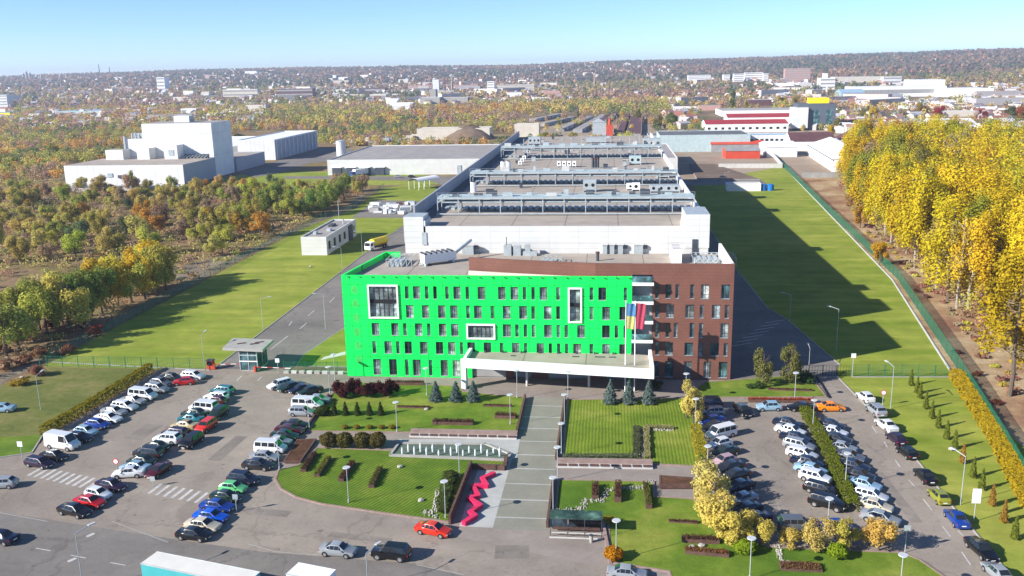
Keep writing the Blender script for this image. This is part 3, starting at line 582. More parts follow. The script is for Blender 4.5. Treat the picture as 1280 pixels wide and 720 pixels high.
gf.quad((XL, YG, 19.25), (XM, YG, 19.25), (XM, YG+.45, 19.25), (XL, YG+.45, 19.25), 'green_clad').quad((XL, YG+.45, 0), (XL, YG, 0), (XL, YG, 19.25), (XL, YG+.45, 19.25), 'green_clad').quad((XM, YG, 0), (XM, YG+3, 0), (XM, YG+3, 19.25), (XM, YG, 19.25), 'green_clad')
gf.quad((XL, YG+.45, 18), (XL, YG+.45, 19.25), (XM, YG+.45, 19.25), (XM, YG+.45, 18), 'green_clad')
# left side wall and its parapet running back
gf.prism([(XL, YG+.45), (XL+.4, YG+.45), (XL+3.4, 176), (XL+3, 176)], 0, 19.25, 'green_clad').box(XL+3.4, XL+6.2, 175.2, 175.6, 17.9, 19.25, 'green_clad')
gpart = gf.build('green_facade', office)
for h in gh: window_mb(*h, YG+.3, random.choice(['window_glass', 'window_glass', 'window_glass', 'blind_glass', 'dark_glass'])).build('window', gpart, OL)
for a, b, c, d in big:      # white box frames
    mb = MB(); t = .3; o_ = .25
    for q in ((a-t, a, c-t, d+t), (b, b+t, c-t, d+t), (a, b, c-t, c), (a, b, d, d+t)): mb.box(q[0], q[1], YG-o_, YG+.1, q[2], q[3], 'white_plain')
    f = mb.build('framed_window', gpart, OL)
    mb = MB().box(a, b, YG+.28, YG+.31, c, d, 'window_glass'); n = round((b-a)/.8)
    for k in range(1, n): x = a+(b-a)*k/n; mb.box(x-.04, x+.04, YG+.2, YG+.27, c, d, 'steel_dark')
    if d-c > 4: mb.box(a, b, YG+.16, YG+.19, (c+d)/2-.35, (c+d)/2+.35, 'black')
    mb.box(a, b, YG+.21, YG+.26, c+(d-c)*.25, c+(d-c)*.25+.07, 'steel_dark'); mb.build('glazing', f, OL) if False else mb.build('glazing', gpart, OL)
mb = MB()
for k in range(24): x = XL+1.1+k*2.2; mb.box(x, x+.35, YG-.25, YG-.02, 18.95, 19.08, 'steel_dark')
mb.build('parapet_brackets', gpart, OL)
for k in range(6):
    x, z = AT(443+k*1.2, 362+k*17.5, YG); mb = MB(); n = 14; vs = [(x+.62*math.cos(6.283*i/n), YG-.012, z+.8*math.sin(6.283*i/n)) for i in range(n)]
    mb.add(vs, [tuple(range(n))], 'green_faded').build('faded_mark', gpart, OL)
# entrance glazing
mb = MB(); a, b, c, d = entr[0]; mb.box(a, b, YG+2.6, YG+2.65, c, d, 'dark_glass'); mb.box(a, b, YG+.35, YG+2.6, d, d+.1, 'grey_wall').box(a, b, YG+.35, YG+2.6, 0, .06, 'concrete')
k = a
while k < b-1: mb.box(k, k+.08, YG+2.5, YG+2.58, c, d, 'steel'); k += 1.4
for s in ((-13.5, -10.5), (-3, 0), (-18.2, -16.8)): mb.box(s[0], s[1], YG+.2, YG+2.45, c, d, 'brown_clad')
mb.build('entrance_glazing', gpart, OL)
# brown wing
s3 = lambda x: 760+x/4.235
bh = []
for (yt, yb), t in (((355.6, 373.8), '357-377 435-457 492-537 600-645 305-332 250-270'), ((381, 398), '308-350 410-457 486-507 550-595 618-641 250-272'), ((403.8, 422.5), '348-370 432-455 482-505 595-638 305-325 250-272'),
                     ((428.6, 445), '302-345 405-450 480-503 543-587 612-635 250-272'), ((452, 475.5), '300-345 402-443 505-547 585-632 245-270')):
    zb, zt = rowz(yt, yb, 880, YB)
    for q in t.split(): a, b = map(float, q.split('-')); ym = (yt+yb)/2; bh.append((AT(s3(a), ym, YB)[0], AT(s3(b), ym, YB)[0], max(zb, .3), zt))
XB = 8.1
bf = facade(XB, XR, 0, 21.26, bh, YB, .35, 'brown_clad')
bf.box(XM, XB, YB+.02, YB+.4, 19.3, 21.26, 'brown_clad'); bf.quad((XR, YB, 0), (XR, 175, 0), (XR, 175, 21.26), (XR, YB, 21.26), 'brown_clad').quad((XB, YB, 0), (XB, YB+4, 0), (XB, YB+4, 19.3), (XB, YB, 19.3), 'brown_clad')
# parapet tops and the slanting upper wall behind the green front
bf.box(XB, XR, YB+.003, YB+.4, 21.2, 21.3, 'brown_clad')
P = [(-25.4, 160.6), (-17, 158.6), (-2, YB+.1), (XM, YB+.1)]; Q = [(p[0], p[1]+.5) for p in P]
for i in range(3): bf.prism([P[i], P[i+1], Q[i+1], Q[i]], 18.2, 21.26, 'brown_clad')
bpart = bf.build('brown_facade', office)
for h in bh: window_mb(*h, YB+.3, random.choice(['window_glass', 'teal_glass', 'blind_glass'])).build('window', bpart, OL)
MB().box(XR-.45, XR-.003, YB+.4, 175, 18, 21.2, 'white_plain').build('parapet_lining', office)
wl = MB()
for i in range(3): wl.prism([(P[i][0], P[i][1]-.9), (P[i+1][0], P[i+1][1]-.9), (P[i+1][0], P[i+1][1]-.6), (P[i][0], P[i][1]-.6)], 18.1, 18.95, 'cream')
wl.build('pale_upstand', office)
mb = MB().box(XM, XB, YB+3.5, YB+3.6, .3, 19.2, 'dark_glass')
for z in (3.9, 7.4, 10.7, 14.1, 17.9): mb.box(XM+.003, XB-.003, YB+3.4, YB+3.48, z-.3, z+.5, 'steel_dark')
for k in range(5): mb.box(XM+.2+k*.8, XM+.27+k*.8, YB+3.35, YB+3.39, .3, 19.2, 'steel_dark')
mb.build('recess_glazing', office)
for yy in (354.5, 378, 402.3, 426):
    z = AT(800, yy, YG)[1]; b = MB().box(XM+.02, XB+.1, YG-.5, YB+3.3, z-.28, z+.28, 'white_plain').build('balcony', office)
    MB().box(XM+.05, XB+.05, YG-.42, YG-.38, z+.29, z+1.35, 'teal_glass').build('balcony_glass', b, OL)
MB().prism([(XL+.42, YG+.46), (XM, YG+.46), (XM, YB+.4), (XR-.45, YB+.4), (XR-.45, 179.3), (-41.6, 179.3), (XL+3.4, 176)], 0.2, 18.2, 'grey_wall', 'roof_felt').build('roof', office)
MB().box(-42, XR-.5, 175.4, 179.2, 18.2, 18.24, 'roof_felt').build('roof_strip', office)
# canopy
cz0, cz1 = 4.0, 5.65; FL, FR = (-25.5, 148.3), (8.0, 144.0)
cn = root('entrance_canopy', 'long white entrance canopy with slanting front below the green facade', 'canopy', (FL[0], FL[1], 0)); CL = tuple(cn.location)
MB().prism([FL, FR, (FR[0], FR[1]+.5), (FL[0]+.5, FL[1]+.5)], cz0, cz1, 'white_plain').prism([(FR[0], FR[1]+.5), (FR[0]+.003, YG-.6), (FR[0]-.55, YG-.6), (FR[0]-.55, FR[1]+.57)], cz0, cz1+.5, 'white_plain').prism([(FL[0]+.5, FL[1]+.5), (FL[0]+1, FL[1]+.5), (FL[0]+1.3, YG-.1), (FL[0]+.7, YG-.1)], cz0, cz1+.2, 'white_plain').build('fascia', cn)
MB().prism([(FL[0]+.9, FL[1]+.5), (FR[0]-.56, FR[1]+.57), (FR[0]-.56, YG-.6), (XM, YG-.05), (FL[0]+1.2, YG-.05)], 4.6, 5.1, 'concrete_pale', 'roof_felt').build('canopy_roof', cn)
MB().prism([FL, (FL[0]+.9, FL[1]-.1), (FL[0]+1.0, FL[1]+1.2), (FL[0]+.1, FL[1]+1.2)], .02, cz0-.003, 'white_plain').build('support_wall', cn)
for x in (-14, -3): MB().cyl(x, 150.5, .02, 4.6, .22, 'concrete_pale', 12).build('column', cn)
for k in range(9): MB().box(-22+k*3.3, -21.7+k*3.3, YG-.55, YG-.2, 5.1, 5.5, 'steel_dark').build('roof_lamp', cn)
for x, l in ((-17, .9), (-6, 1.2), (-2, 1.8), (.5, 1.2)): MB().box(x, x+l, 151.8, 152.3, 5.1, 5.16, 'steel_dark').build('roof_hatch', cn)
# flags
def flag(x, y, label, cols):
    r = root('flagpole', label, 'flagpole', (x, y, .02), 0, 'flagpoles in front of the canopy')
    MB().cyl(0, 0, 0, 16.3, .11, 'white_plain', 10, .07).cyl(0, 0, 16.3, 16.45, .12, 'white_plain', 8).build('pole', r, (0, 0, 0))
    mb = MB(); n, k = 8, 12; z1, z0 = 16.1, 11.6
    for j in range(k):
        for i in range(n):
            f = lambda u, w: (.08+u/n*1.6*(1-.008*w), .14*math.sin(u*1.3+w*.25)*(u/n), z1+(z0-z1)*w/k-.15*u/n)
            mb.quad(f(i, j+1), f(i+1, j+1), f(i+1, j), f(i, j), cols[0] if j < k/2 else cols[1])
    mb.build('flag_cloth', r, (0, 0, 0), True)
flag(3.3, 148.0, 'white flagpole with hanging blue and yellow flag before the canopy', ('flag_blue', 'flag_yellow')); flag(4.9, 148.0, 'white flagpole with hanging red flag before the canopy', ('flag_red', 'flag_red'))
# ---------------------------------------------------------------- roof equipment of the office (lying on its roof: things)
def equip(name, label, cat, mb, x, y, z, group=None):
    o = mb.build(name, None, (0, 0, 0)); o.location = (x, y, z); tag(o, label, cat, group); return o
def vent_hood(px, py, w, h, label):
    x, y = G(px, py, 18.2); r = root('vent_hood', label, 'vent hood', (x, y, 18.2), 0, 'grey vent hoods along the white wall')
    MB().box(-w/2, w/2, 0, 1.2, 0, h, 'steel').build('cabinet', r, (0, 0, 0)); MB().prism([(w/2, .1), (w/2+.9, .3), (w/2+.9, 1.0), (w/2, 1.2)], h-.8, h-.1, 'steel_dark').build('cowl', r, (0, 0, 0)); MB().box(-w/2-.1, w/2+.2, -.1, 1.3, h, h+.08, 'concrete_pale').build('cap', r, (0, 0, 0))
for px, py, w, h, lb in ((585, 318.5, 2.3, 1.9, 'widest grey vent hood at the left of the white wall'), (632, 318.5, .8, 1.8, 'small grey vent hood left of the pipe cluster'), (723, 316.5, .8, 2, 'small grey vent hood right of the antenna cluster'),
                         (756, 318, .9, 1.9, 'first of three close grey vent hoods'), (765, 318, .9, 1.9, 'middle of three close grey vent hoods'), (775.5, 318, 1.0, 1.9, 'last of three close grey vent hoods'), (798, 318, 1.8, 1.9, 'wide grey vent hood standing alone right of the three')): vent_hood(px, py, w, h, lb)
x, y = G(534, 331, 18.2); r = root('air_handler', 'white ribbed air handling unit on the roof at the left', 'air handler', (x, y, 18.2), R_(38))
MB().box(-1, 6, -1, 1, .5, 2.2, 'white_plain').build('casing', r, (0, 0, 0))
for k in range(6): MB().box(-.9+k*1.15, -.5+k*1.15, -1.06, 1.06, 2.2, 2.5, 'steel_dark').build('fan', r, (0, 0, 0))
MB().box(-1, -.6, -1.4, 1.4, 0, .5, 'steel').box(5, 5.4, -1.4, 1.4, 0, .5, 'steel').tube((6, 0, 1.5), (10.5, 1.0, 3.6), .35, 'steel').build('duct', r, (0, 0, 0))
x, y = G(846, 330, 18.2); r = root('air_handler', 'white stacked air handling unit with louvred top at the right corner of the roof', 'air handler', (x, y, 18.2), R_(90))
MB().box(0, 7.5, -.9, .9, 0, 2.2, 'white_plain').build('casing', r, (0, 0, 0))
for k in range(5): MB().box(.4+k*1.4, 1.3+k*1.4, -.8, .8, 2.2, 2.7, 'white_plain').box(1.3+k*1.4, 1.5+k*1.4, -.8, .8, 2.2, 2.75, 'maroon_roof').build('louvre', r, (0, 0, 0))
def lattice(label, px0, py0, w, d, h, n=4):
    x, y = G(px0, py0, 18.2); mb = MB()
    for i in range(n+1):
        for j in (0, d): mb.box(x+w*i/n-.05, x+w*i/n+.05, y+j-.05, y+j+.05, 18.2, 18.2+h, 'steel')
        if i < n:
            for j in (0, d): mb.tube((x+w*i/n, y+j, 18.3), (x+w*(i+1)/n, y+j, 18.1+h), .04, 'steel', 4)
        mb.box(x+w*i/n-.04, x+w*i/n+.04, y, y+d, 18.1+h, 18.2+h, 'steel')
    for j in (0, d): mb.box(x, x+w, y+j-.04, y+j+.04, 18.15+h, 18.25+h, 'steel')
    mb.box(x+.4, x+w*.6, y+.3, y+d-.3, 18.2, 18.2+h*.6, 'steel'); o = mb.build('pipe_gantry', None, (x, y, 18.2)); o.location = (x, y, 18.2); tag(o, label, 'pipe gantry')
lattice('steel lattice frame in the right corner of the brown parapet', 866, 332, 8, 5, 1.5, 8); lattice('steel pipe frame at the green side parapet', 483, 334, 5, 5, 1.6, 5); lattice('steel frame with ducts left of the tall antenna on the roof', 676, 330, 4, 3, 1.1, 4)
x, y = G(649, 320, 18.2); mb = MB().box(-3, -1.6, 0, 1.5, 0, 2.2, 'steel').box(-1.2, .3, 0, 1.6, 0, 2.0, 'steel').box(.8, 3.6, -.4, 1.2, 0, .9, 'steel').prism([(1.2, 0), (2.2, 0), (2.2, 1), (1.2, 1)], .9, 2.3, 'steel').tube((-2.6, .5, 2.2), (-2.6, .5, 3.8), .08, 'steel_dark'); equip('duct_cluster', 'cluster of grey ducts with a short chimney in the middle of the roof', 'duct cluster', mb, x, y, 18.2)
x, y = G(705, 331, 18.2); mb = MB()
for k in range(9): mb.tube((k*1.0, math.sin(k)*.3, .2), (k*1.0+1, math.sin(k+1)*.3, .2), .15, 'steel_dark', 6)
equip('roof_pipe', 'dark lagged pipe lying over the roof right of the ducts', 'pipe', mb, x, y, 18.2)
x, y = G(747, 326, 18.2); equip('roof_flue', 'single dark flue standing on the office roof', 'flue', MB().cyl(0, 0, 0, 1.5, .3, 'steel_dark', 8).cyl(0, 0, 1.5, 1.8, .42, 'maroon_roof', 8), x, y, 18.2)
x, y = G(744, 312, 18.2); mb = MB()
for k in range(5): mb.box(k*.8, k*.8+.5, 0, .4, 1.6, 2.1, 'steel_dark')
mb.box(0, 4, .1, .2, 1.55, 1.62, 'steel').box(.1, .2, .1, .2, 0, 1.6, 'steel').box(3.8, 3.9, .1, .2, 0, 1.6, 'steel'); equip('meter_rack', 'small rack of dark boxes on legs against the white wall', 'rack', mb, x, y, 18.2)
# ---------------------------------------------------------------- long warehouse behind
ZR = 23.4
wh = root('long_warehouse', 'very long white warehouse with flat beige roof behind the office block', 'warehouse', (-41.7, 179.4, 0)); WL = tuple(wh.location)
MB().box(-41.6, 20.2, 179.4, 430, 0, ZR, 'white_panel', 'roof_felt').build('hall', wh)
MB().box(-41.7, 15.6, 179.35, 179.8, ZR-3, ZR+.45, 'white_panel').build('front_parapet', wh)
MB().box(-41.95, -41.55, 190, 428, 6, ZR+3.0, 'grey_clad').box(-41.5, -38.2, 190, 428, ZR-.02, ZR+.05, 'roof_dark').build('left_parapet_and_painted_shadow', wh)  # grey wall paints the shaded inner face, dark roof strip paints its cast shadow
MB().box(19.7, 20.3, 190, 428, 18, ZR+1.4, 'white_plain').build('right_parapet', wh)
MB().box(-41.75, -37.6, 179.3, 185, ZR-2, 25.8, 'white_panel', 'steel').box(-37.6, -37.2, 179.35, 185, ZR-1, ZR+1.6, 'white_panel').build('left_tower', wh)
MB().box(15.6, 20.35, 179.3, 189.5, ZR-4, 26.2, 'white_panel', 'steel').box(14.8, 15.6, 179.36, 181, ZR-.5, 25.2, 'white_plain').build('right_tower', wh)
MB().box(17, 18.1, 179.2, 179.3, 18.3, 21.2, 'steel_dark').build('roof_door', wh); MB().box(-38, -37, 179.2, 179.3, 20, 22.6, 'steel').build('wall_hatch', wh)
def rail_pipes(z, y0, d, label, x0=-38, x1=19):
    r = root('pipe_bridge', label, 'pipe bridge', (x0, y0, ZR+.002)); O = (x0, y0, ZR)
    W = x1-x0
    MB().box(0, W, 0, d, z, z+.45, 'steel', 'steel_teal').build('deck', r, (0, 0, 0))
    n = int(W/4.4)
    for i in range(n+1):
        x = W*i/n
        for yy in (.1, d-.3): MB().box(x-.1, x+.1, yy, yy+.2, 0, z, 'steel').build('leg', r, (0, 0, 0))
    mb = MB()
    for i in range(n*2+1): x = W*i/n/2; mb.box(x-.03, x+.03, 0, .06, z+.45, z+1.5, 'steel')
    for h in (.95, 1.5): mb.box(0, W, 0, .06, z+h-.05, z+h, 'steel')
    mb.build('railing', r, (0, 0, 0))
    mb = MB()
    for k, rr in ((.3, .2), (1.2, .3), (2.2, .18), (3.0, .22)):
        if k < d: mb.tube((0, k+.4, z-.75), (W, k+.4, z-.75), rr, 'steel', 8)
    mb.build('pipework', r, (0, 0, 0))
    mb = MB()
    for i in range(int(W/1.5)): x = .5+i*1.5; mb.prism([(x, d+.5), (x+.9, d+.5), (x+.9, d+3.6), (x, d+3.6)], 0, .6, 'steel'); mb.box(x+.95, x+1.3, d+.6, d+3.3, 0, .3, 'roof_felt')
    mb.build('cooler_row', r, (0, 0, 0))
    rk = random.Random(int(y0)); mb = MB(); x = 1.0
    while x < W-3: w_ = rk.uniform(.5, 2.6); h_ = rk.uniform(.3, 1.3); yy = rk.uniform(.6, d-1.4); mb.box(x, x+w_, yy, yy+rk.uniform(.5, 1.2), z+.46, z+.46+h_, rk.choice(['steel', 'steel_dark', 'concrete_pale', 'steel_dark', 'steel'])); x += w_+rk.uniform(.4, 4)
    mb.build('deck_fittings', r, (0, 0, 0))
    mb = MB()
    for yy, rr in ((d+4.6, .14), (d+5.1, .1), (-1.2, .12), (-1.7, .16)): mb.tube((0, yy, .35), (W, yy, .35), rr, 'steel_dark' if rr < .13 else 'steel', 6)
    mb.build('roof_pipes', r, (0, 0, 0))
rail_pipes(3.4, 197.5, 5.5, 'nearest pale teal pipe bridge across the beige roof'); rail_pipes(3.4, 247, 5.5, 'middle teal pipe bridge across the beige roof'); rail_pipes(4.0, 322, 7, 'farthest pale pipe bridge across the beige roof')
def fanbox(px, py, label, w=4, d=2, h=2.6, fans=2, z=ZR, mat='steel'):
    w *= .85; h *= .8; mat = 'steel' if mat == 'white_plain' and w > 3 else mat
    x, y = G(px, py, z); r = root('rooftop_cooler', label, 'rooftop cooler', (x, y, z), 0, 'rooftop coolers'); MB().box(-w/2, w/2, 0, d, .4, h, mat).build('casing', r, (0, 0, 0))
    for q in (-w/2, w/2-.2): MB().box(q, q+.2, 0, d, 0, .4, 'steel').build('foot', r, (0, 0, 0))
    for k in range(fans):
        cx = -w/2+w*(k+.5)/fans; mb = MB(); n = 12; rr = min(w/fans, h-.4)*.27
        vs = [(cx+rr*math.cos(6.283*i/n), -.02, .4+(h-.4)/2+rr*math.sin(6.283*i/n)) for i in range(n)]; mb.add(vs, [tuple(range(n))], 'black').build('fan', r, (0, 0, 0))
fanbox(737, 240, 'grey rooftop cooler with two round fans standing over the nearest bridge', 4.0, 2, 4.0)
fanbox(788, 238, 'small pale cooler left of the wide cooler bank', 2.4, 2, 2.2, 1, mat='white_plain'); fanbox(795, 239, 'pale cooler close beside the small one', 2.4, 2, 2.6, 1, mat='white_plain')
fanbox(831, 241, 'wide cooler bank with fans at the right end of the nearest bridge', 9, 3, 2.4, 4)
for i in range(4): fanbox(698.5+i*6.4, 209, ['pale upright cooler first of four behind the middle bridge', 'pale upright cooler second of four behind the middle bridge', 'pale upright cooler third of four behind the middle bridge', 'pale upright cooler last of four behind the middle bridge'][i], 1.4, 1.4, 2.4, 1, mat='white_plain')
for i in range(3): x, y = G(741+i*3.2, 210, ZR); equip('roof_flue', ['dark flue leftmost of the three by the middle bridge', 'dark flue middle of the three by the middle bridge', 'dark flue rightmost of the three by the middle bridge'][i], 'flue', MB().cyl(0, 0, 0, 3, .4, 'steel_dark', 8).cyl(0, 0, 3, 3.3, .5, 'maroon_roof', 8), x, y, ZR)
fanbox(794, 206, 'teal cooler frame above the right half of the middle bridge', 4.5, 2.5, 3.6, 2, mat='steel_teal'); fanbox(815, 186, 'tall pale plant box at the far right corner of the roof', 8, 5, 5, 3, mat='white_plain'); fanbox(829, 223, 'blocky grey duct unit at the right end of the middle bridge', 4, 4, 2.5, 0)
for i in range(6): fanbox(650+i*2.6, 207-i*3.6, 'small pale cooler in the slanting line at the left of the far roof', 1.5, 1.5, 1.8, 1, mat='white_plain')
for i, px in enumerate((629, 635.5, 592)): x, y = G(px, 212 if i < 2 else 240, ZR); equip('roof_tank', ['pale upright tank left of the pair by the middle bridge', 'pale upright tank right of the pair by the middle bridge', 'round black-mouthed tank at the left of the nearest bridge'][i], 'tank', MB().cyl(0, 0, 0, 2.6, .8, 'white_plain', 12).cyl(0, 0, 2.6, 2.9, .5, 'steel_dark', 10), x, y, ZR)
for i in range(14):
    px = 655+i*12; x, y = G(px, 184+random.uniform(-2, 3), ZR+1); equip('roof_mast', 'thin steel mast on the far end of the warehouse roof', 'mast', MB().tube((0, 0, 0), (0, 0, random.uniform(3, 6)), .12, 'steel', 5).box(-.5, .5, -.3, .3, 0, random.uniform(.8, 2), 'steel'), x, y, ZR, 'masts on the far roof')
ru = random.Random(21)
for i in range(34):
    X_ = ru.uniform(-34, 17); Y_ = ru.choice([ru.uniform(209, 244), ru.uniform(258, 318), ru.uniform(334, 420), ru.uniform(334, 420)]); w_, d_, h_ = ru.uniform(.6, 2), ru.uniform(.6, 1.6), ru.uniform(.4, 1.5); m_ = ru.choice(['steel', 'steel_dark', 'white_wash', 'concrete'])
    equip('roof_vent', 'small grey roof vent on the long warehouse between the pipe bridges', 'roof vent', MB().box(-w_/2, w_/2, -d_/2, d_/2, 0, h_, m_).box(-w_/2-.1, w_/2+.1, -d_/2-.1, d_/2+.1, h_, h_+.08, 'steel_dark'), X_, Y_, ZR, 'small vents on the warehouse roof')
x, y = G(663, 174, ZR+4); fanbox(668, 181, 'pale plant box at the far left of the roof', 6, 4, 4, 3, mat='steel'); fanbox(745, 179, 'low pale plant box at the far middle of the roof', 10, 4, 3, 0, mat='steel')
# left strip of ducts beside the warehouse
mb = MB()
for k in range(9): y = 196+k*24; mb.box(-44.5, -42, y, y+14, 0, 4, 'steel').box(-44.2, -42.3, y+3, y+6, 4, 18, 'steel_dark')
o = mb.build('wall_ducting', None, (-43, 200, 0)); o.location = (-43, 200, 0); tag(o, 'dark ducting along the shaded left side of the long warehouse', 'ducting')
# ---------------------------------------------------------------- other works buildings
def bldg(name, label, cat, x0, x1, y0, y1, h, wall='white_panel', roof='roof_felt_cool', par=.5, gable=0, ridge='x', z=0, windows=None, group=None, wcol='dark_glass'):
    r = root(name, label, cat, (x0, y0, z), 0, group); w, d = x1-x0, y1-y0
    if gable:
        MB().box(0, w, 0, d, 0, h, wall).build('wall', r, (0, 0, 0)); g = MB(); g.gable(0, w, 0, d, (h-.02, h), gable, wall, roof, ridge); g.build('roof', r, (0, 0, 0))
    else:
        MB().box(0, w, 0, d, 0, h-par, wall, roof).build('wall', r, (0, 0, 0))
        t = .35; MB().box(0, w, 0, t, h-par, h, wall).box(0, w, d-t, d, h-par, h, wall).box(0, t, t, d-t, h-par, h, wall).box(w-t, w, t, d-t, h-par, h, wall).build('parapet', r, (0, 0, 0))
    if windows:
        for side, n, za, zb, ww in windows:
            for i in range(n):
                mb = MB()
                if side == 'f': c = w*(i+.5)/n; mb.box(c-ww/2, c+ww/2, -.06, .04, za, zb, wcol)
                elif side == 'r': c = d*(i+.5)/n; mb.box(w-.04, w+.06, c-ww/2, c+ww/2, za, zb, wcol)
                else: c = d*(i+.5)/n; mb.box(-.06, .04, c-ww/2, c+ww/2, za, zb, wcol)
                mb.build('window', r, (0, 0, 0))
    return r
w2 = bldg('white_warehouse', 'low wide white warehouse with grey flat roof left of the long one', 'warehouse', -153, -44, 481, 576, 8.4)
for k in range(4): MB().box(3+k*8, 8+k*8, -1.6, 0, 0, 4.2, 'steel_dark').box(2.5+k*8, 8.5+k*8, -1.8, -.1, 4.2, 4.6, 'white_plain').build('dock_door', w2, (0, 0, 0))
MB().box(72, 74.4, -.3, 0, 0, 5, 'steel').build('door', w2, (0, 0, 0))
s = bldg('plant_house', 'small white flat-roofed house on the left lawn', 'small building', -94.2, -86.1, 264.5, 298, 5.8, 'white_panel', 'roof_felt_cool', .4, windows=[('r', 6, 1.5, 4, 2)])
MB().box(2, 3, 6, 8, 5.4, 6.3, 'steel').box(4.5, 5.7, 12, 14, 5.4, 6.2, 'steel').box(2.5, 4, 20, 24, 5.4, 6.0, 'steel_dark').cyl(6, 26, 5.4, 7, .3, 'steel').build('roof_unit', s, (0, 0, 0)); MB().box(8.1, 8.5, 24, 28, 0, 5, 'steel_dark').build('door', s, (0, 0, 0))
MB().tube((1.5, 36, 0), (1.5, 36, 12), .1, 'steel', 6).build('mast', s, (0, 0, 0))
# factory at the left
fx = root('white_factory', 'big stepped white factory with flat roofs among the autumn scrub', 'factory', (-280, 436, 0)); FO = tuple(fx.location)
MB().box(-278, -213.9, 435.9, 474, 0, 11, 'white_wash', 'roof_felt').build('front_hall', fx)
MB().box(-254, -214.2, 474.1, 500, 0, 29.6, 'white_wash', 'roof_felt_cool').build('tall_block', fx)
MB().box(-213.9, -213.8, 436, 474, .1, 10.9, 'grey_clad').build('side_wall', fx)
MB().box(-264, -254.1, 474.1, 498, 0, 21.5, 'white_wash', 'roof_felt_cool').build('middle_block', fx)
MB().box(-272, -262, 466, 474, 11, 16.2, 'white_wash', 'roof_felt_cool').build('left_block', fx)
MB().box(-238.5, -231, 466, 474, 11, 18.5, 'white_wash').build('roof_cabin', fx); MB().box(-254, -247, 466, 474, 11, 17, 'white_wash').build('roof_cabin', fx)
MB().box(-236, -233, 465.8, 465.95, 13, 16, 'steel').build('louvre', fx)
mb = MB()
for k in range(5): mb.cyl(-262+k*2, 478, 21.5, 24.5, .6, 'steel', 8); mb.box(-263+k*2, -262+k*2, 480, 484, 21.5, 24, 'steel')
mb.build('roof_plant', fx); mb = MB()
for k in range(7): mb.box(-229+k*2, -228+k*2, 470, 472, 11, 13.2, 'steel_dark'); mb.tube((-229+k*2, 468, 11.5), (-227.5+k*2, 471, 13), .3, 'steel')
mb.build('roof_plant', fx); MB().box(-241, -232, 486, 492, 29.6, 33, 'white_wash').build('lift_house', fx); MB().box(-264.5, -264.1, 474, 480, 8, 22, 'steel_teal').tube((-264.6, 474, 14), (-264.6, 474, 23), .8, 'steel').build('side_duct', fx)
MB().box(-255, -252, 435.6, 435.8, 5, 7, 'steel').box(-249, -245, 435.2, 435.8, 4.5, 6, 'steel_dark').build('wall_unit', fx)
r = bldg('loading_shed', 'long low grey loading deck in front of the white factory', 'shed', -276, -222, 419, 430, 1.6, 'concrete_pale', 'pale_blue', .1)
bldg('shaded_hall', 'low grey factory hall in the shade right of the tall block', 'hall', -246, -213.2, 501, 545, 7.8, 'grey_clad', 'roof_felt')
h = bldg('ribbed_hall', 'white ribbed hall with pale side wall beyond the shaded hall', 'hall', -241, -215.7, 570, 658, 13.2, 'white_wash', 'white_plain', .5)
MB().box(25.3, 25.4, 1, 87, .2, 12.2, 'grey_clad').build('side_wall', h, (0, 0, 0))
for k in range(11): MB().box(25.4, 25.9, 2+k*8, 3+k*8, .2, 12.4, 'white_wash').build('rib', h, (0, 0, 0))
bldg('far_hall', 'long white roofed hall behind the tall factory block', 'hall', -318, -250, 580, 680, 8, 'white_wash', 'white_plain', .4)
x, y = G(427, 195); r = root('silo', 'pale upright round silo beside the white warehouse', 'silo', (x, y, 0)); MB().cyl(0, 0, 0, 10, 3.2, 'white_wash', 20).build('shell', r, (0, 0, 0)); MB().cyl(0, 0, 10, 10.8, 3.3, 'steel', 20, 1.5).build('silo_cap', r, (0, 0, 0))
bldg('small_store', 'small pale flat-roofed store left of the silo', 'store', -152, -132, 596, 606, 3.6, 'concrete_pale', 'white_plain', .2)
# canopy shed by the long warehouse
x, y = G(524, 238); r = root('blue_canopy', 'small white and blue curved canopy on posts left of the long warehouse', 'canopy', (x, y, 0), R_(62))
mb = MB(); n = 8
for i in range(n):
    a0, a1 = math.pi*i/n, math.pi*(i+1)/n; mb.quad((0, 3.2-3.2*math.cos(a0), 4+1.4*math.sin(a0)), (16, 3.2-3.2*math.cos(a0), 4+1.4*math.sin(a0)), (16, 3.2-3.2*math.cos(a1), 4+1.4*math.sin(a1)), (0, 3.2-3.2*math.cos(a1), 4+1.4*math.sin(a1)), 'pale_blue' if i > 4 else 'white_plain')
mb.build('roof', r, (0, 0, 0))
for i in range(5):
    for yy in (.2, 6.2): MB().box(i*3.9, i*3.9+.15, yy, yy+.15, 0, 4.1, 'white_plain').build('post', r, (0, 0, 0))
# right back: grey-green shed, red roofs, grey block
bldg('grey_green_shed', 'long grey-green shed behind the right end of the long warehouse', 'shed', 34, 92, 600, 640, 11, 'steel_teal', 'roof_dark', .3)
bldg('shaded_annex', 'flat annex at the far right side of the long warehouse', 'annex', 24, 36, 470, 560, 9, 'white_panel', 'roof_felt_cool')
mb = MB(); P = [(44, 447), (74, 447), (60, 520), (46, 520)]; mb.prism(P, 0, .6, 'grey_wall', 'dirt_heap'); o = mb.build('earth_bank', None, (50, 470, 0)); o.location = (50, 470, 0); tag(o, 'dark earth bank in the shade beyond the service road', 'earth bank')
def red_hall(px0, px1, py, h, gable, label, d):
    x0, y0 = G(px0, py); x1 = AT(px1, py, y0)[0]; return bldg('red_roofed_hall', label, 'hall', x0, x1, y0, y0+d, h, 'white_plain', 'red_roof', gable=gable, windows=[('f', 12, h*.35, h*.62, 2.4)])
red_hall(882, 985, 166, 7, 2.6, 'long white hall with bright red gabled roof', 34)
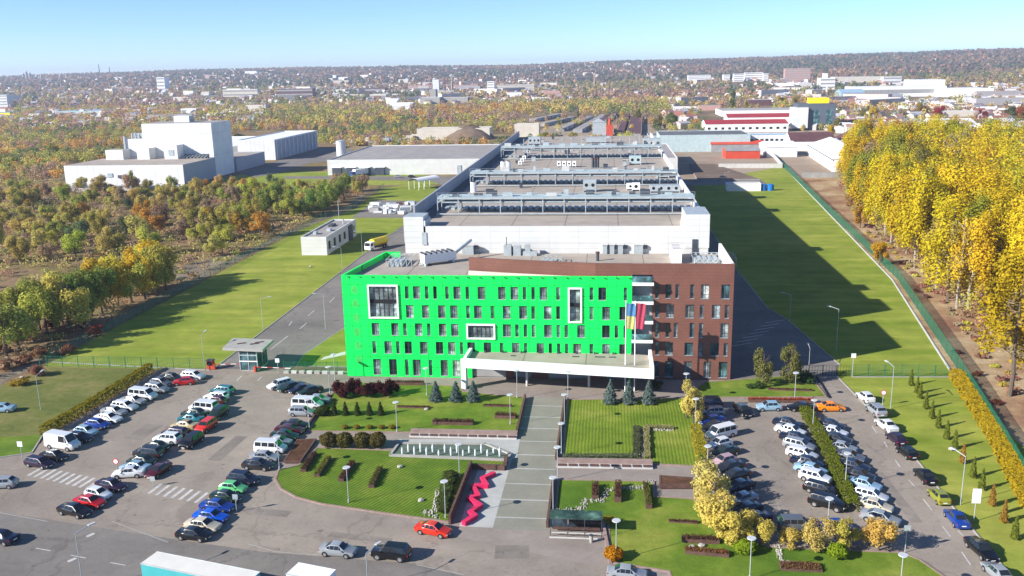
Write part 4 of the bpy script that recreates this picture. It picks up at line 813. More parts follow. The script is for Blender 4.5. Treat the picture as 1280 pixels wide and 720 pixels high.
x0, y0 = G(900, 152); bldg('red_roofed_hall', 'second red roofed hall just behind the first', 'hall', x0, x0+70, y0-58, y0-28, 7, 'white_plain', 'red_roof', gable=2.8)
x0, y0 = G(930, 186); bldg('white_office', 'white two-storey building with paired dark windows before the red roofed hall', 'building', x0, AT(1005, 186, y0)[0], y0, y0+18, 9, 'white_wash', 'pale_blue', .3, windows=[('f', 12, 4.5, 6.5, 2)])
x0, y0 = G(880, 179); bldg('grey_shed', 'grey flat shed with yellow bollard in front of the red roofed hall', 'shed', x0-40, x0+34, y0, y0+26, 6, 'steel', 'roof_dark', .3)
x0, y0 = G(996, 163); r = bldg('grey_tower_block', 'dark grey cube-shaped block with yellow box on its roof', 'office building', x0, x0+31, y0, y0+22, 22, 'slate_clad', 'roof_dark', .4, windows=[('f', 3, 4, 17, 5)], wcol='teal_glass')
MB().box(-4, 8, -3, 14, 2, 19, 'white_wash').build('pale_wing', r, (0, 0, 0)); MB().box(10, 26, 4, 14, 22, 26.5, 'yellow_sign').build('yellow_box', r, (0, 0, 0))
x0, y0 = G(907, 198.5); bldg('orange_store', 'orange-red low store with grey roof beyond the right lawn', 'store', x0, AT(950, 198, y0)[0], y0, y0+16, 4.6, 'orange_red', 'grey_wall', gable=1.6)
x0, y0 = G(892, 193); bldg('orange_store', 'orange-red canopy store behind the low one', 'store', x0, x0+34, y0+14, y0+30, 5, 'grey_wall', 'orange_red', gable=2)
def wall_line(pts, h, mat, label, name='boundary_wall'):
    P = gp(pts); mb = MB()
    for a, b in zip(P[:-1], P[1:]): mb.rbox((a[0]+b[0])/2, (a[1]+b[1])/2, 0, h, math.dist(a, b), .3, math.atan2(b[1]-a[1], b[0]-a[0]), mat)
    o = mb.build(name, None, (*P[0], 0)); o.location = (*P[0], 0); tag(o, label, 'wall')
wall_line([(898, 210), (978, 210), (961, 190)], 2.4, 'concrete_pale', 'pale concrete wall behind the right lawn'); wall_line([(1002, 222), (1066, 222)], 2.6, 'grey_wall', 'grey wall along the brown strip before the bare yard')
x0, y0 = G(1010, 200); r = root('long_white_hall', 'bright white hall with plain metal roof beside the bare yard', 'hall', (116, 480, 0), R_(-4))
g = MB(); g.gable(0, 26, 0, 92, (0, 6.5), 4.5, 'white_plain', 'white_plain', 'y', .4); g.build('shell', r, (0, 0, 0)); MB().box(-.3, -.05, -.4, 92, 5.9, 6.5, 'steel_dark').build('gutter', r, (0, 0, 0))
x0, y0 = G(1003, 178); bldg('maroon_roofed_house', 'house with dark maroon roof behind the bright white hall', 'house', 118, 146, 600, 626, 6, 'white_plain', 'maroon_roof', gable=5); bldg('maroon_roofed_house', 'smaller house with dark maroon roof by the yellow trees', 'house', 152, 170, 610, 630, 6, 'cream', 'maroon_roof', gable=4.5, ridge='y')
bldg('white_shed', 'white low shed with pitched roof left of the bright white hall', 'shed', 96, 114, 560, 590, 6, 'white_wash', 'white_plain', gable=2.5)
# white store and blue tanks on the right lawn
x0, y0 = G(909, 239); r = bldg('white_store', 'small white flat-roofed store on the right lawn beside blue tanks', 'store', x0, AT(951, 239, y0)[0], y0, y0+6, 3.4, 'white_plain', 'concrete_pale', .1)
for i, px in enumerate((954, 963)): x, y = G(px, 238); r = root('blue_tank', ['blue round tank nearest the white store', 'blue round tank farther from the white store'][i], 'tank', (x, y, .01)); MB().cyl(0, 0, 0, 2.6, 1.5, 'blue_paint', 18).build('shell', r, (0, 0, 0)); MB().cyl(0, 0, 2.6, 2.9, 1.55, 'blue_paint', 18, .7).build('tank_lid', r, (0, 0, 0))
# mound and cream building behind the white warehouse
x, y = -112, 735; mb = MB(); rgm = random.Random(3); n = 22; rings = [(0, 1), (.25, .95), (.5, .72), (.75, .4), (1, .03)]
vs = []; fs = []
for k, (rr, hh) in enumerate(rings):
    for i in range(n): a = 6.283*i/n; j = 1+rgm.uniform(-.07, .07); vs.append((22*rr*j*math.cos(a), 20*rr*j*math.sin(a), 11*hh*(1+rgm.uniform(-.05, .05)) if rr < 1 else -.1))
for k in range(4):
    for i in range(n): fs.append((k*n+i, (k+1)*n+i, (k+1)*n+(i+1) % n, k*n+(i+1) % n))
o = mb.add(vs, fs, 'dirt_heap').build('earth_mound', None, (0, 0, 0), True); o.location = (x, y, 0); tag(o, 'big brown earth mound behind the white warehouse', 'mound')
x0, y0 = G(508, 180); bldg('cream_hall', 'cream long hall half hidden by the earth mound', 'hall', x0, x0+60, y0+40, y0+60, 9, 'cream', 'cream', .3); bldg('cream_shed', 'small cream shed right of the earth mound', 'shed', -76, -56, 742, 756, 11, 'cream', 'cream', .3)
# orange chimney stack and boiler house
x, y = G(762, 170); r = root('orange_chimney', 'orange brick boiler chimney beyond the far roof', 'chimney', (x, y, 0)); MB().box(-2.6, 2.6, -2, 2, 0, 9, 'orange_red').build('stack_base', r, (0, 0, 0)); MB().cyl(0, 0, 9, 14, 1.1, 'orange_red', 10, 1.0).build('stack', r, (0, 0, 0)); bldg('grey_silo_house', 'grey rounded shed beside the orange chimney', 'shed', x-14, x-3, y, y+12, 11, 'steel', 'steel', gable=3, ridge='y')
# ---------------------------------------------------------------- far landmarks (unprojected on the terrain)
def far_b(name, label, cat, px0, px1, pyb, pyt, depth, wall, roof, gable=0, wins=0, group=None):
    x0, y0, z0 = GT((px0+px1)/2, pyb); c = RM.T @ np.array([x0, y0, z0-CH]); mpp = c[2]/FP; w = abs(px1-px0)*mpp; h = (pyb-pyt)*mpp
    yaw = math.atan2(y0, x0)-math.pi/2
    r = root(name, label, cat, (x0, y0, z0), 0, group); m = MB()
    if gable: m.gable(-w/2, w/2, 0, depth, (-.9, h-gable), gable, wall, roof)
    else: m.box(-w/2, w/2, 0, depth, -.9, h, wall, roof)
    m.build('shell', r, (0, 0, 0))
    for k in range(wins): zz = h*(k+.35)/max(wins, 1); MB().box(-w/2+1, w/2-1, -.15, -.02, zz, zz+h/wins*.4, 'grey_wall').build('window_band', r, (0, 0, 0))
    return r
KEEPX = []
L = [('tower_block', 'slim pale tower block rising above the far left town', 'tower block', 197, 207, 114, 97, 30, 'white_plain', 'grey_wall', 0, 4),
 ('flat_block', 'pale flat block at the left edge of the town', 'block of flats', -12, 11, 136, 119, 20, 'white_wash', 'grey_wall', 0, 5),
 ('long_flats', 'long cream block of flats behind the factory', 'block of flats', 278, 323, 121, 112, 16, 'cream', 'white_plain', 0, 2),
 ('long_flats', 'long dark-walled block with white roof right of the cream one', 'block of flats', 345, 392, 121, 111, 18, 'maroon_roof', 'white_plain', 0, 2),
 ('white_hall', 'small white hall left of the cream flats', 'hall', 229, 242, 119, 114, 20, 'white_plain', 'white_plain', 0, 0),
 ('pale_hall', 'pale hall with stepped corner left of the cream flats', 'hall', 252, 262, 122, 115, 20, 'cream', 'white_plain', 0, 0),
 ('hilltop_flats', 'white flats on the far hill above the cream flats', 'block of flats', 306, 321, 92.5, 89, 30, 'white_plain', 'white_plain', 0, 0),
 ('blue_hall', 'long pale blue roofed hall in the left scrub', 'hall', 68, 128, 144, 139, 60, 'steel_teal', 'pale_blue', 0, 0),
 ('white_hall', 'bright white low hall on the far middle slope', 'hall', 416, 420, 99, 94, 20, 'white_plain', 'white_plain', 0, 0),
 ('white_hall', 'bright white flat hall right of the narrow one on the slope', 'hall', 423, 435, 100, 96.5, 20, 'white_plain', 'white_plain', 0, 0),
 ('purple_long_block', 'long purple-brown low block in the middle of the town', 'block of flats', 445, 482, 116, 110, 25, 'maroon_roof', 'maroon_roof', 0, 1),
 ('white_hall', 'white industrial hall left of the cement works', 'hall', 462, 483, 125, 118, 40, 'cream', 'white_plain', 0, 1),
 ('white_hall', 'white gabled hall in front of the industrial hall', 'hall', 484, 495, 132, 124, 50, 'white_plain', 'white_plain', 6, 0),
 ('white_hall', 'pale long gabled hall before the cement works', 'hall', 490, 513, 137, 129, 50, 'white_wash', 'white_plain', 5, 0),
 ('red_long_block', 'long pinkish block of flats with red roof', 'block of flats', 510, 540, 113, 107, 25, 'rose_block', 'red_roof', 0, 2),
 ('red_long_block', 'second long pinkish block right of the works tower', 'block of flats', 568, 598, 112, 106.5, 25, 'rose_block', 'red_roof', 0, 2),
 ('works_tower', 'pale square tower of the cement works', 'tower', 541, 549, 116, 100, 20, 'white_wash', 'white_plain', 0, 0),
 ('works_tower', 'grey blocky conveyor tower of the cement works', 'tower', 538, 545, 127, 112, 20, 'concrete', 'concrete', 0, 0),
 ('works_hall', 'grey works hall beside the conveyor tower', 'hall', 525, 550, 130, 122, 30, 'concrete', 'white_wash', 0, 0),
 ('works_hall', 'long grey works hall under the thin chimney', 'hall', 552, 585, 129, 122, 30, 'concrete', 'concrete_pale', 0, 0),
 ('tower_block', 'white squat tower block left of the pale flats', 'tower block', 609, 618, 114, 102, 25, 'white_plain', 'white_wash', 0, 4),
 ('long_flats', 'pale long block of flats beyond the middle trees', 'block of flats', 622, 668, 114, 106, 18, 'cream', 'white_plain', 0, 4),
 ('pink_hall', 'pink walled hall in the trees right of the pale flats', 'hall', 680, 700, 120, 114, 20, 'rose_block', 'rose_block', 0, 0),
 ('white_hall', 'white low hall in front of the pale flats', 'hall', 632, 652, 121, 116, 30, 'white_plain', 'white_plain', 0, 0),
 ('white_flats', 'white flats low on the hill left of the white cluster', 'block of flats', 860, 888, 101, 94, 20, 'white_plain', 'white_plain', 0, 4),
 ('white_flats', 'leftmost block of the white cluster on the hill', 'block of flats', 904, 912, 101, 93.5, 20, 'white_plain', 'white_plain', 0, 4),
 ('white_flats', 'second block of the white cluster on the hill', 'block of flats', 917, 929, 102, 92.5, 20, 'white_plain', 'white_plain', 0, 4),
 ('white_flats', 'widest block of the white cluster on the hill', 'block of flats', 931, 953, 101, 91, 20, 'white_plain', 'white_plain', 0, 4),
 ('white_flats', 'rightmost block of the white cluster on the hill', 'block of flats', 954, 960, 101, 92, 20, 'white_plain', 'white_plain', 0, 4),
 ('pink_flats', 'tall pink and white block of flats right of the white cluster', 'block of flats', 981, 1012, 102, 86, 20, 'rose_block', 'white_plain', 0, 6),
 ('white_hall', 'wide flat white hall below the pink flats', 'hall', 967, 1000, 110, 104, 30, 'white_plain', 'white_wash', 0, 0),
 ('white_mill', 'white stepped mill right of the pink flats', 'mill', 1025, 1043, 112, 98, 30, 'white_plain', 'white_plain', 0, 3),
 ('white_mill', 'narrow white tower of the stepped mill', 'mill', 1029, 1034, 105, 92, 14, 'white_plain', 'white_plain', 0, 0),
 ('grey_blue_hall', 'grey blue hall in front of the mill', 'hall', 1052, 1080, 126, 112, 40, 'pale_blue', 'pale_blue', 5, 0),
 ('white_complex', 'huge white industrial hall at the right', 'industrial hall', 1075, 1180, 121, 109, 90, 'white_plain', 'white_plain', 0, 1),
 ('white_complex', 'raised white block on the huge industrial hall', 'industrial hall', 1142, 1180, 111, 100, 60, 'white_plain', 'white_plain', 0, 0),
 ('white_complex', 'right white wing of the huge industrial hall', 'industrial hall', 1181, 1240, 121, 111, 70, 'white_plain', 'white_plain', 0, 0),
 ('grey_flats', 'grey white flats behind the huge industrial hall', 'block of flats', 1104, 1126, 105, 96, 20, 'white_wash', 'grey_wall', 0, 2),
 ('grey_hall', 'long flat grey-roofed hall behind the mill', 'hall', 1046, 1100, 103, 96, 60, 'cream', 'steel', 0, 0),
 ('blue_hall', 'dark blue fronted hall before the white industrial hall', 'hall', 1103, 1128, 126, 118, 30, 'grey_clad', 'steel', 0, 1),
 ('white_villa', 'large white hip roofed building above the yellow wood', 'building', 1172, 1225, 160, 150, 50, 'white_plain', 'white_wash', 6, 0),
 ('cream_block', 'long cream block behind the right trees', 'block', 1177, 1218, 146, 139, 14, 'cream', 'white_wash', 0, 0),
 ('white_villa', 'small white house with gable near the right edge', 'house', 1230, 1248, 142, 134, 20, 'white_plain', 'white_plain', 4, 0),
 ('brick_hall', 'orange brick hall behind the red roofed halls', 'hall', 874, 900, 138, 132, 20, 'rose_block', 'grey_wall', 0, 0),
 ('white_row', 'white row of low stores left of the brick hall', 'store', 842, 872, 138, 133, 14, 'white_plain', 'maroon_roof', 0, 0),
 ('pale_long_hall', 'pale long hall behind the red roofed halls', 'hall', 903, 1000, 145, 138, 60, 'white_plain', 'concrete', 0, 0),
 ('purple_house', 'purple roofed house between the right trees', 'house', 936, 964, 132, 125, 24, 'maroon_roof', 'steel', 0, 0),
 ('green_roofed_kiosk', 'blue and green roofed shed at the left edge', 'shed', -15, 14, 148, 141, 30, 'yellow_sign', 'blue_paint', 0, 0),
 ('white_hall', 'white slab hall below the cream flats in the scrub', 'hall', 226, 246, 143, 136, 20, 'white_wash', 'white_plain', 0, 1)]
for t in L: far_b(*t); KEEPX.append((t[3]-2, t[4]+2, t[5]-1, t[5]+(t[5]-t[6])*.45+1))
def chimney(label, px, pyb, pyt, r, mat, cat='chimney', name='chimney'):
    x, y, z = GT(px, pyb); c = RM.T @ np.array([x, y, z-CH]); h = (pyb-pyt)*c[2]/FP; q = root(name, label, cat, (x, y, z)); MB().cyl(0, 0, -.9, h, r, mat, 10, r*.6).build('stack', q, (0, 0, 0)); MB().cyl(0, 0, h, h+1.5, r*.75, 'white_plain', 10).build('rim', q, (0, 0, 0))
chimney('thin pinkish chimney standing over the middle trees', 743, 112, 93, 2.0, 'rose_block'); chimney('thin grey chimney of the cement works', 565, 116, 94, 2.2, 'concrete'); chimney('white column near the right mill', 1033, 121, 108, 1.6, 'white_plain')
chimney('tall thin mast on the left skyline, higher of the two', 125, 96, 81, 2.5, 'steel_dark', 'mast', 'skyline_mast'); chimney('tall thin mast on the left skyline, shorter of the two', 138, 96, 84, 2.0, 'steel_dark', 'mast', 'skyline_mast')
for k, (px, t) in enumerate(((30, 92.5), (34, 90), (38, 91.5), (84, 92), (52, 94.5), (76, 94))): chimney(['dark block leftmost on the left skyline', 'tallest dark block on the left skyline', 'dark block right of the tallest on the skyline', 'dark block standing apart on the left skyline', 'low dark block on the left skyline', 'low dark block left of the one standing apart'][k], px, 99, t, 7, 'grey_wall', 'tower block', 'skyline_block')
# garages: long low rows
def garage(label, px0, py0, px1, py1, w=7, wall='grey_wall', roof='roof_felt_cool'):
    A = G(px0, py0); B = G(px1, py1); Ln = math.dist(A, B); az = math.atan2(B[1]-A[1], B[0]-A[0]); r = root('garage_row', label, 'garage row', (A[0], A[1], 0), az, 'rows of garages beyond the warehouse')
    MB().box(0, Ln, -w/2, w/2, 0, 3, wall, roof).build('wall', r, (0, 0, 0)); mb = MB(); k = 2
    while k < Ln-3: mb.box(k, k+2.6, -w/2-.06, -w/2+.02, .1, 2.4, random.choice(['maroon_roof', 'steel', 'grey_clad', 'white_wash'])); k += 4
    mb.build('garage_doors', r, (0, 0, 0)); MB().box(0, Ln, -w/2-.3, -w/2, 2.9, 3.15, 'concrete').build('eaves', r, (0, 0, 0))
names = ['shortest', 'second', 'third', 'fourth', 'fifth', 'sixth', 'seventh', 'last']
for i, q in enumerate([(666, 152, 700, 145), (676, 158, 716, 149), (700, 164, 738, 148), (722, 166, 756, 146), (742, 160, 768, 143), (776, 172, 785, 146), (790, 172, 795, 146), (640, 160, 668, 156)]): garage(f'long low garage row beyond the warehouse, {names[i]} counted from the left trees', *q, w=8 if i != 6 else 14, roof=random.choice(['roof_felt_cool', 'roof_felt', 'maroon_roof']))
# ---------------------------------------------------------------- the town: nearest houses as things, the rest as one mass
def house_geo(x, y, z, w, d, h, g, az):
    c, s = math.cos(az), math.sin(az); f = lambda a, b, t: (x+c*a-s*b, y+s*a+c*b, z+t)
    W = [(-w, -d), (w, -d), (w, d), (-w, d)]; V = []
    for k in range(4): a, b = W[k], W[(k+1) % 4]; V += [f(*a, -.9), f(*b, -.9), f(*b, h), f(*a, h)]
    V += [f(-w, -d, h), f(w, -d, h), f(w, 0, h+g), f(-w, 0, h+g), f(-w, 0, h+g), f(w, 0, h+g), f(w, d, h), f(-w, d, h), f(-w, -d, h), f(-w, 0, h+g), f(-w, 0, h+g), f(-w, d, h), f(w, -d, h), f(w, d, h), f(w, 0, h+g), f(w, 0, h+g)]
    return V   # 8 quads: 4 walls, 2 roof, 2 gables
WC = [(.66, .65, .62), (.56, .52, .47), (.42, .37, .33), (.62, .58, .53), (.40, .38, .38), (.60, .44, .38)]; RC = [(.25, .25, .27), (.42, .42, .45), (.30, .12, .09), (.18, .13, .12), (.6, .6, .62), (.36, .2, .16)]
def zone_ok(x, y):
    q = PROJ(x, y, 0)
    if any(a < q[0] < b and c < q[1] < d for a, b, c, d in ((870, 1012, 128, 170), (1020, 1240, 110, 128), (1165, 1230, 142, 168))): return False
    if -330 < x < 330 and y < 640: return False
    return True
hs = []; rt = random.Random(11)
def px_of(x, y): return PROJ(x, y, terr(x, y))
tries = 0
while len(hs) < 3600 and tries < 40000:
    tries += 1; py = rt.uniform(95, 158); px = rt.uniform(-60, 1340); dens = 1.0
    if py > 128 and (px > 340 or py > 150 or rt.random() < .8) and (px < 830 or rt.random() < .80): continue
    if 118 < py <= 128 and px < 830 and rt.random() < .5: continue
    if px > 840 and py < 103 and rt.random() < .96: continue
    if 330 < px < 840 and py < 95 and rt.random() < .7: continue
    if px > 700 and px < 960 and 103 < py < 132 and rt.random() < .85: continue
    D = FP*CH/max(6, (py-(86.1-.0194*(px-640)))) if py > 96 else rt.uniform(3300, 5000); D = min(D, 5200)
    v = ray(px, 200); k = D/math.hypot(v[0], v[1]); x, y = v[0]*k, v[1]*k
    if not zone_ok(x, y): continue
    hs.append((D, x, y))
hs.sort(); house_me = {}
for i, (D, x, y) in enumerate(hs[:180]):
    w, d, h, g = rt.uniform(4, 7), rt.uniform(3.5, 5), rt.uniform(3, 5.5), rt.uniform(1.5, 3); wc, rc = rt.choice(WC), rt.choice(RC); V = house_geo(0, 0, 0, w, d, h, g, 0)
    nm = 'a white' if wc[0] > .69 else 'a grey'; r = root('town_house', f"small {['white', 'beige', 'grey-brown', 'cream', 'dark grey', 'reddish'][WC.index(wc)]} house with {['grey', 'pale grey', 'red', 'brown', 'light', 'rust'][RC.index(rc)]} roof among the trees beyond the works", 'house', (x, y, float(terr(x, y))), rt.uniform(-.8, .8), 'small houses at the near edge of the town')
    link('wall', npmesh('wall', V[:16]+V[24:], ['tinted']), r, color=wc); link('roof', npmesh('roof', V[16:24], ['tinted']), r, color=rc)
V = []; Cc = []
for (D, x, y) in hs[180:]:
    big_ = rt.random() < .06; w = rt.uniform(12, 34) if big_ else rt.uniform(4, 8); d = rt.uniform(5, 9) if big_ else rt.uniform(4, 6); h = rt.uniform(6, 13) if big_ else rt.uniform(3, 6); g = .2 if big_ else rt.uniform(1.5, 3.2); wc, rc = rt.choice(WC), rt.choice(RC)
    V += house_geo(x, y, float(terr(x, y)), w, d, h, g, rt.uniform(-.9, .9)); Cc += [wc]*4+[rc]*2+[wc]*2
o = link('far_town', npmesh('far_town', V, ['far_tint'], col=np.array(Cc))); tag(o, 'dense far town of small white, grey and red roofed houses below the hills', 'town', kind='stuff')
# ---------------------------------------------------------------- vegetation
YEL = (.64, .50, .025); GOLD = (.58, .41, .02); OLIVE = (.22, .21, .05); DKG = (.08, .115, .03); ORG = (.36, .19, .04); BRN = (.24, .16, .09); RED = (.30, .035, .03); LIME = (.32, .33, .04); GREY = (.32, .26, .17)
def inpoly(x, y, P):
    c = False
    for i in range(len(P)):
        a, b = P[i], P[i-1]
        if (a[1] > y) != (b[1] > y) and x < (b[0]-a[0])*(y-a[1])/(b[1]-a[1])+a[0]: c = not c
    return c
def scatter(P, step, rd, jitter=.45):
    xs = [p[0] for p in P]; ys = [p[1] for p in P]; out = []; y = min(ys)
    while y < max(ys):
        x = min(xs)
        while x < max(xs):
            a, b = x+rd.uniform(-jitter, jitter)*step, y+rd.uniform(-jitter, jitter)*step
            if inpoly(a, b, P): out.append((a, b))
            x += step
        y += step
    return out
rv = random.Random(5)
def vis(x, y, h=10, m=40):
    a = PROJ(x, y, h); b = PROJ(x, y, 0); return -m < a[0] < 1280+m and b[1] > 60 and a[1] < 760
mass = {'C': [], 'col': []}
def mass_tree(x, y, z, h, r, col, n=46, leaf=.9, rg=rng):
    p = rg.normal(size=(n, 3)); p /= np.linalg.norm(p, axis=1)[:, None]; p *= (rg.random(n)**.4)[:, None]; lump = 1+.25*rg.normal(); od_ = p*np.array([1, 1, .8])+np.array([0, 0, .35])
    P = np.c_[x+p[:, 0]*r*lump, y+p[:, 1]*r, z+np.maximum(h*.55+p[:, 2]*h*.47, .05)]; mass['C'].append((P, leaf, od_)); f = .84+.32*rg.random(n); mass['col'].append(np.array(col)[None]*f[:, None]*(.95+.1*rg.random((n, 3))))
def flush(name, label, cat, kindmat='leaf_far'):
    V = np.concatenate([leaf_quads(P, lf, out=od_) for P, lf, od_ in mass['C']]); c = np.clip(np.concatenate(mass['col']), .004, .9); o = link(name, npmesh(name, V, [kindmat], col=c)); tag(o, label, cat, kind='stuff'); mass['C'].clear(); mass['col'].clear(); return o
# right wood
WP = [(70, 118), (71, 165), (79, 205), (82, 240), (88, 300), (99, 370), (109, 425), (122, 470), (135, 500), (330, 505), (330, 300), (200, 180), (120, 118)]
pts = [p for p in scatter(WP, 7.0, rv) if vis(*p, 20)]
# keep the sandy strip next to the fence open near the front
pts = [p for p in pts if not (p[1] < 205 and p[0] < 66+(p[1]-110)*.18+8)]
pts.sort(key=lambda p: math.hypot(*p)-.0); n_ind = 0
for i, (x, y) in enumerate(pts):
    edge = min(x-(66+(y-120)*.115), 60)
    hh = rv.uniform(.95, 1.25)
    col = rv.choices([YEL, GOLD, LIME, OLIVE, GREY, ORG], [9, 4, 2, .5, .6, .3])[0]
    if edge < 16 and rv.random() < .3: col = rv.choice([OLIVE, GREY, LIME, LIME])
    near = (edge < 30 or y > 440 or y < 185)
    if near and n_ind < 190:
        thin = rv.random() < .18
        lab = {YEL: 'tall yellow autumn tree in the wood right of the green fence', GOLD: 'tall golden autumn tree in the wood right of the green fence', LIME: 'tall yellow-green tree in the wood right of the green fence', OLIVE: 'tall olive tree in the wood right of the green fence', GREY: 'tall half-bare greyish tree in the wood right of the green fence', ORG: 'tall orange tree in the wood right of the green fence', BRN: 'tall brownish tree in the wood right of the green fence'}[col]
        cl = jit(col, .15)
        if thin: cl = tuple((a+b)/2 for a, b in zip(cl, GREY))
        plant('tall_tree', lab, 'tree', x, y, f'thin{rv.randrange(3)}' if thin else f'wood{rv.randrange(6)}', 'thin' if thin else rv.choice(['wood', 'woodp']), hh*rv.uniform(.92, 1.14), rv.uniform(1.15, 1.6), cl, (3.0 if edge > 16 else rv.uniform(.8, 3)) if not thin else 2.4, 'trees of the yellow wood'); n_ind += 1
    else:
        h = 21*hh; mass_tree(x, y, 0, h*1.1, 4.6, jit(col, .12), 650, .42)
flush('wood_interior', 'mass of yellow tree crowns deep inside the right wood', 'wood')
for x, y in scatter([(66, 118), (69, 160), (76, 205), (80, 240), (85, 300), (96, 370), (106, 425), (118, 480), (140, 480), (118, 370), (112, 240), (98, 120)], 2.9, rv):
    e_ = x-(66+(y-120)*.115)
    if vis(x, y, 3) and (e_ > 4 or rv.random() < .75): mass_tree(x, y, 0, rv.uniform(.3, .9) if e_ < 2.5 else rv.uniform(2, 7), rv.uniform(.8, 1.3) if e_ < 2.5 else rv.uniform(1.3, 2.2), jit(rv.choice([(.46, .37, .19), (.42, .34, .24), (.50, .40, .10), (.40, .28, .18), (.36, .18, .13), (.52, .44, .08)]), .15), 95, .26)
flush('wood_undergrowth', 'low tan and reddish brush under the edge of the right wood', 'undergrowth')
for (px, py, c, s, lab) in ((1099, 332, (.55, .32, .02), 1.0, 'small bright yellow tree by the bend of the green fence'), (1075, 285, (.45, .25, .03), 1.2, 'orange-yellow small tree left of the wood edge'), (1062, 262, (.40, .24, .10), 1.0, 'reddish bush at the far corner of the wood')):
    x, y = G(px, py); plant('small_tree', lab, 'tree', x, y, f'round{rv.randrange(5)}', 'round', s, s, c, 1)
for i, (px, py) in enumerate(((1145, 365), (1158, 372), (1222, 470), (1112, 330), (1245, 505), (1196, 442))):
    x, y = G(px, py); c = jit((.27, .11, .07) if i % 2 == 0 else (.24, .12, .10)); plant('low_bush', 'low reddish bush on the dry strip between fence and wood', 'bush', x, y, f'bush{rv.randrange(4)}', 'bush', .4, .6, c, .1, 'reddish bushes along the wood edge')
# big old tree at the right edge (its own)
x, y = G(1262, 495); plant('large_tree', 'large dense yellow tree nearest the camera at the right edge', 'tree', x, y, 'wood1', 'wood', 1.15, 1.45, (.46, .33, .02), 3)
# dark green and yellow trees of the left
def grp(n, P, kinds, lab, hR, wR, cat='tree', name='scrub_tree', crown='round', grp_='trees', trunk='round', lift=.8, step=None, cap=None):
    pts = scatter(P, step, rv); rv.shuffle(pts); k = 0
    for x, y in pts:
        if not vis(x, y): continue
        if cap and k >= cap: break
        key = rv.choices(range(len(kinds)), [q[2] for q in kinds])[0]; c, nm, _ = kinds[key]
        plant(name, lab.format(nm), cat, x, y, f'{crown}{rv.randrange(5 if crown=="round" else (6 if crown=="wood" else 4))}', trunk, rv.uniform(*hR), rv.uniform(*wR), jit(c, .18), lift, grp_); k += 1
    return k
GP = lambda pts: gp(pts)
def row_trees(base, lab, crownk, cols, hR, wR, g, name='row_tree', trunk='round'):
    for px, py in base: x, y = G(px, py); c, nm = rv.choice(cols); plant(name, lab.format(nm), 'tree', x, y, f'{crownk}{rv.randrange(5 if crownk=="round" else 6)}', trunk, rv.uniform(*hR), rv.uniform(*wR), jit(c), 1, g)
row_trees([(-5, 430), (14, 424), (32, 420), (50, 412), (68, 408), (86, 405), (104, 402), (60, 420), (24, 438), (115, 395), (92, 415), (8, 445), (128, 392)], '{} broad tree in the big clump left of the lawn', 'round', [((.22, .28, .06), 'dark green'), ((.34, .38, .08), 'green'), ((.52, .48, .10), 'olive')], (1.5, 2.0), (1.5, 2.0), 'green trees of the left clump', 'broad_tree')
row_trees([(130, 385), (148, 382), (165, 378), (182, 374), (198, 368), (208, 362), (155, 368), (175, 362), (142, 372), (192, 356)], '{} broad tree at the right end of the clump left of the lawn', 'round', [((.66, .46, .04), 'golden'), ((.62, .52, .07), 'yellow'), ((.42, .40, .08), 'olive')], (1.5, 1.9), (1.4, 1.8), 'golden trees of the left clump', 'broad_tree')
row_trees([(332, 268), (345, 264), (358, 266), (372, 262), (386, 264), (398, 262), (410, 258), (422, 254), (430, 250), (352, 272), (380, 272), (404, 268)], '{} tree in the dense clump before the factory yard', 'round', [((.24, .31, .07), 'dark green'), ((.36, .42, .09), 'green')], (1.4, 1.8), (1.4, 1.8), 'green clump before the factory yard', 'broad_tree')
row_trees([(266, 285), (282, 290), (300, 285), (318, 280), (290, 275), (310, 268), (325, 258), (340, 250), (305, 292), (278, 298), (260, 300)], '{} tree left of the green clump', 'round', [((.48, .41, .10), 'yellow'), ((.50, .30, .05), 'orange'), (LIME, 'yellow-green')], (1.0, 1.5), (1.0, 1.4), 'yellow trees left of the green clump', 'small_tree')
for i, (px, py) in enumerate(((66, 410), (98, 412), (120, 420), (30, 455), (10, 462), (3, 440), (52, 448), (85, 442), (45, 470))):
    x, y = G(px, py); plant('red_bush', 'red autumn bush at the foot of the left tree clump', 'bush', x, y, f'bush{i%4}', 'bush', 1.0, 1.1, jit((.32, .07, .05) if i < 3 else (.28, .13, .08)), .2, 'red bushes at the left clump')
Z1 = [(-120, 250), (-118, 330), (-112, 420), (-190, 420), (-420, 430), (-330, 300), (-220, 240)]
kinds = [((.36, .35, .08), 'olive', 4), ((.52, .42, .12), 'yellow-brown', 5), ((.52, .28, .06), 'orange', 1.2), ((.46, .46, .08), 'yellow-green', 3), ((.38, .26, .16), 'brown', 2), ((.14, .18, .08), 'dark green', 1)]
n = grp(0, Z1, kinds, '{} bushy tree in the wild scrub left of the works', (.75, 1.45), (1.0, 1.8), name='scrub_tree', grp_='autumn scrub trees left of the works', step=10.5, cap=135)
for x, y in scatter([(-112, 140), (-112, 425), (-430, 470), (-430, 180), (-200, 120)], 5.6, rv):
    if vis(x, y, 2) and x < -113 and not (x > -186 and 190 < y < 240 and rv.random() < .5): mass_tree(x, y, 0, rv.uniform(1.0, 3.6)*(1+.5*math.sin(x*.05)*math.sin(y*.04)), rv.uniform(1.6, 3.1), jit(rv.choices([(.40, .37, .11), (.40, .28, .17), (.50, .35, .19), (.54, .44, .15), (.50, .28, .09), (.40, .20, .13), (.18, .22, .08)], [4.5, 4, 4, 4.5, .5, .5, 1.5])[0], .12), 56, .33)
flush('undergrowth', 'low brown and olive undergrowth filling the wild ground left of the works', 'undergrowth')
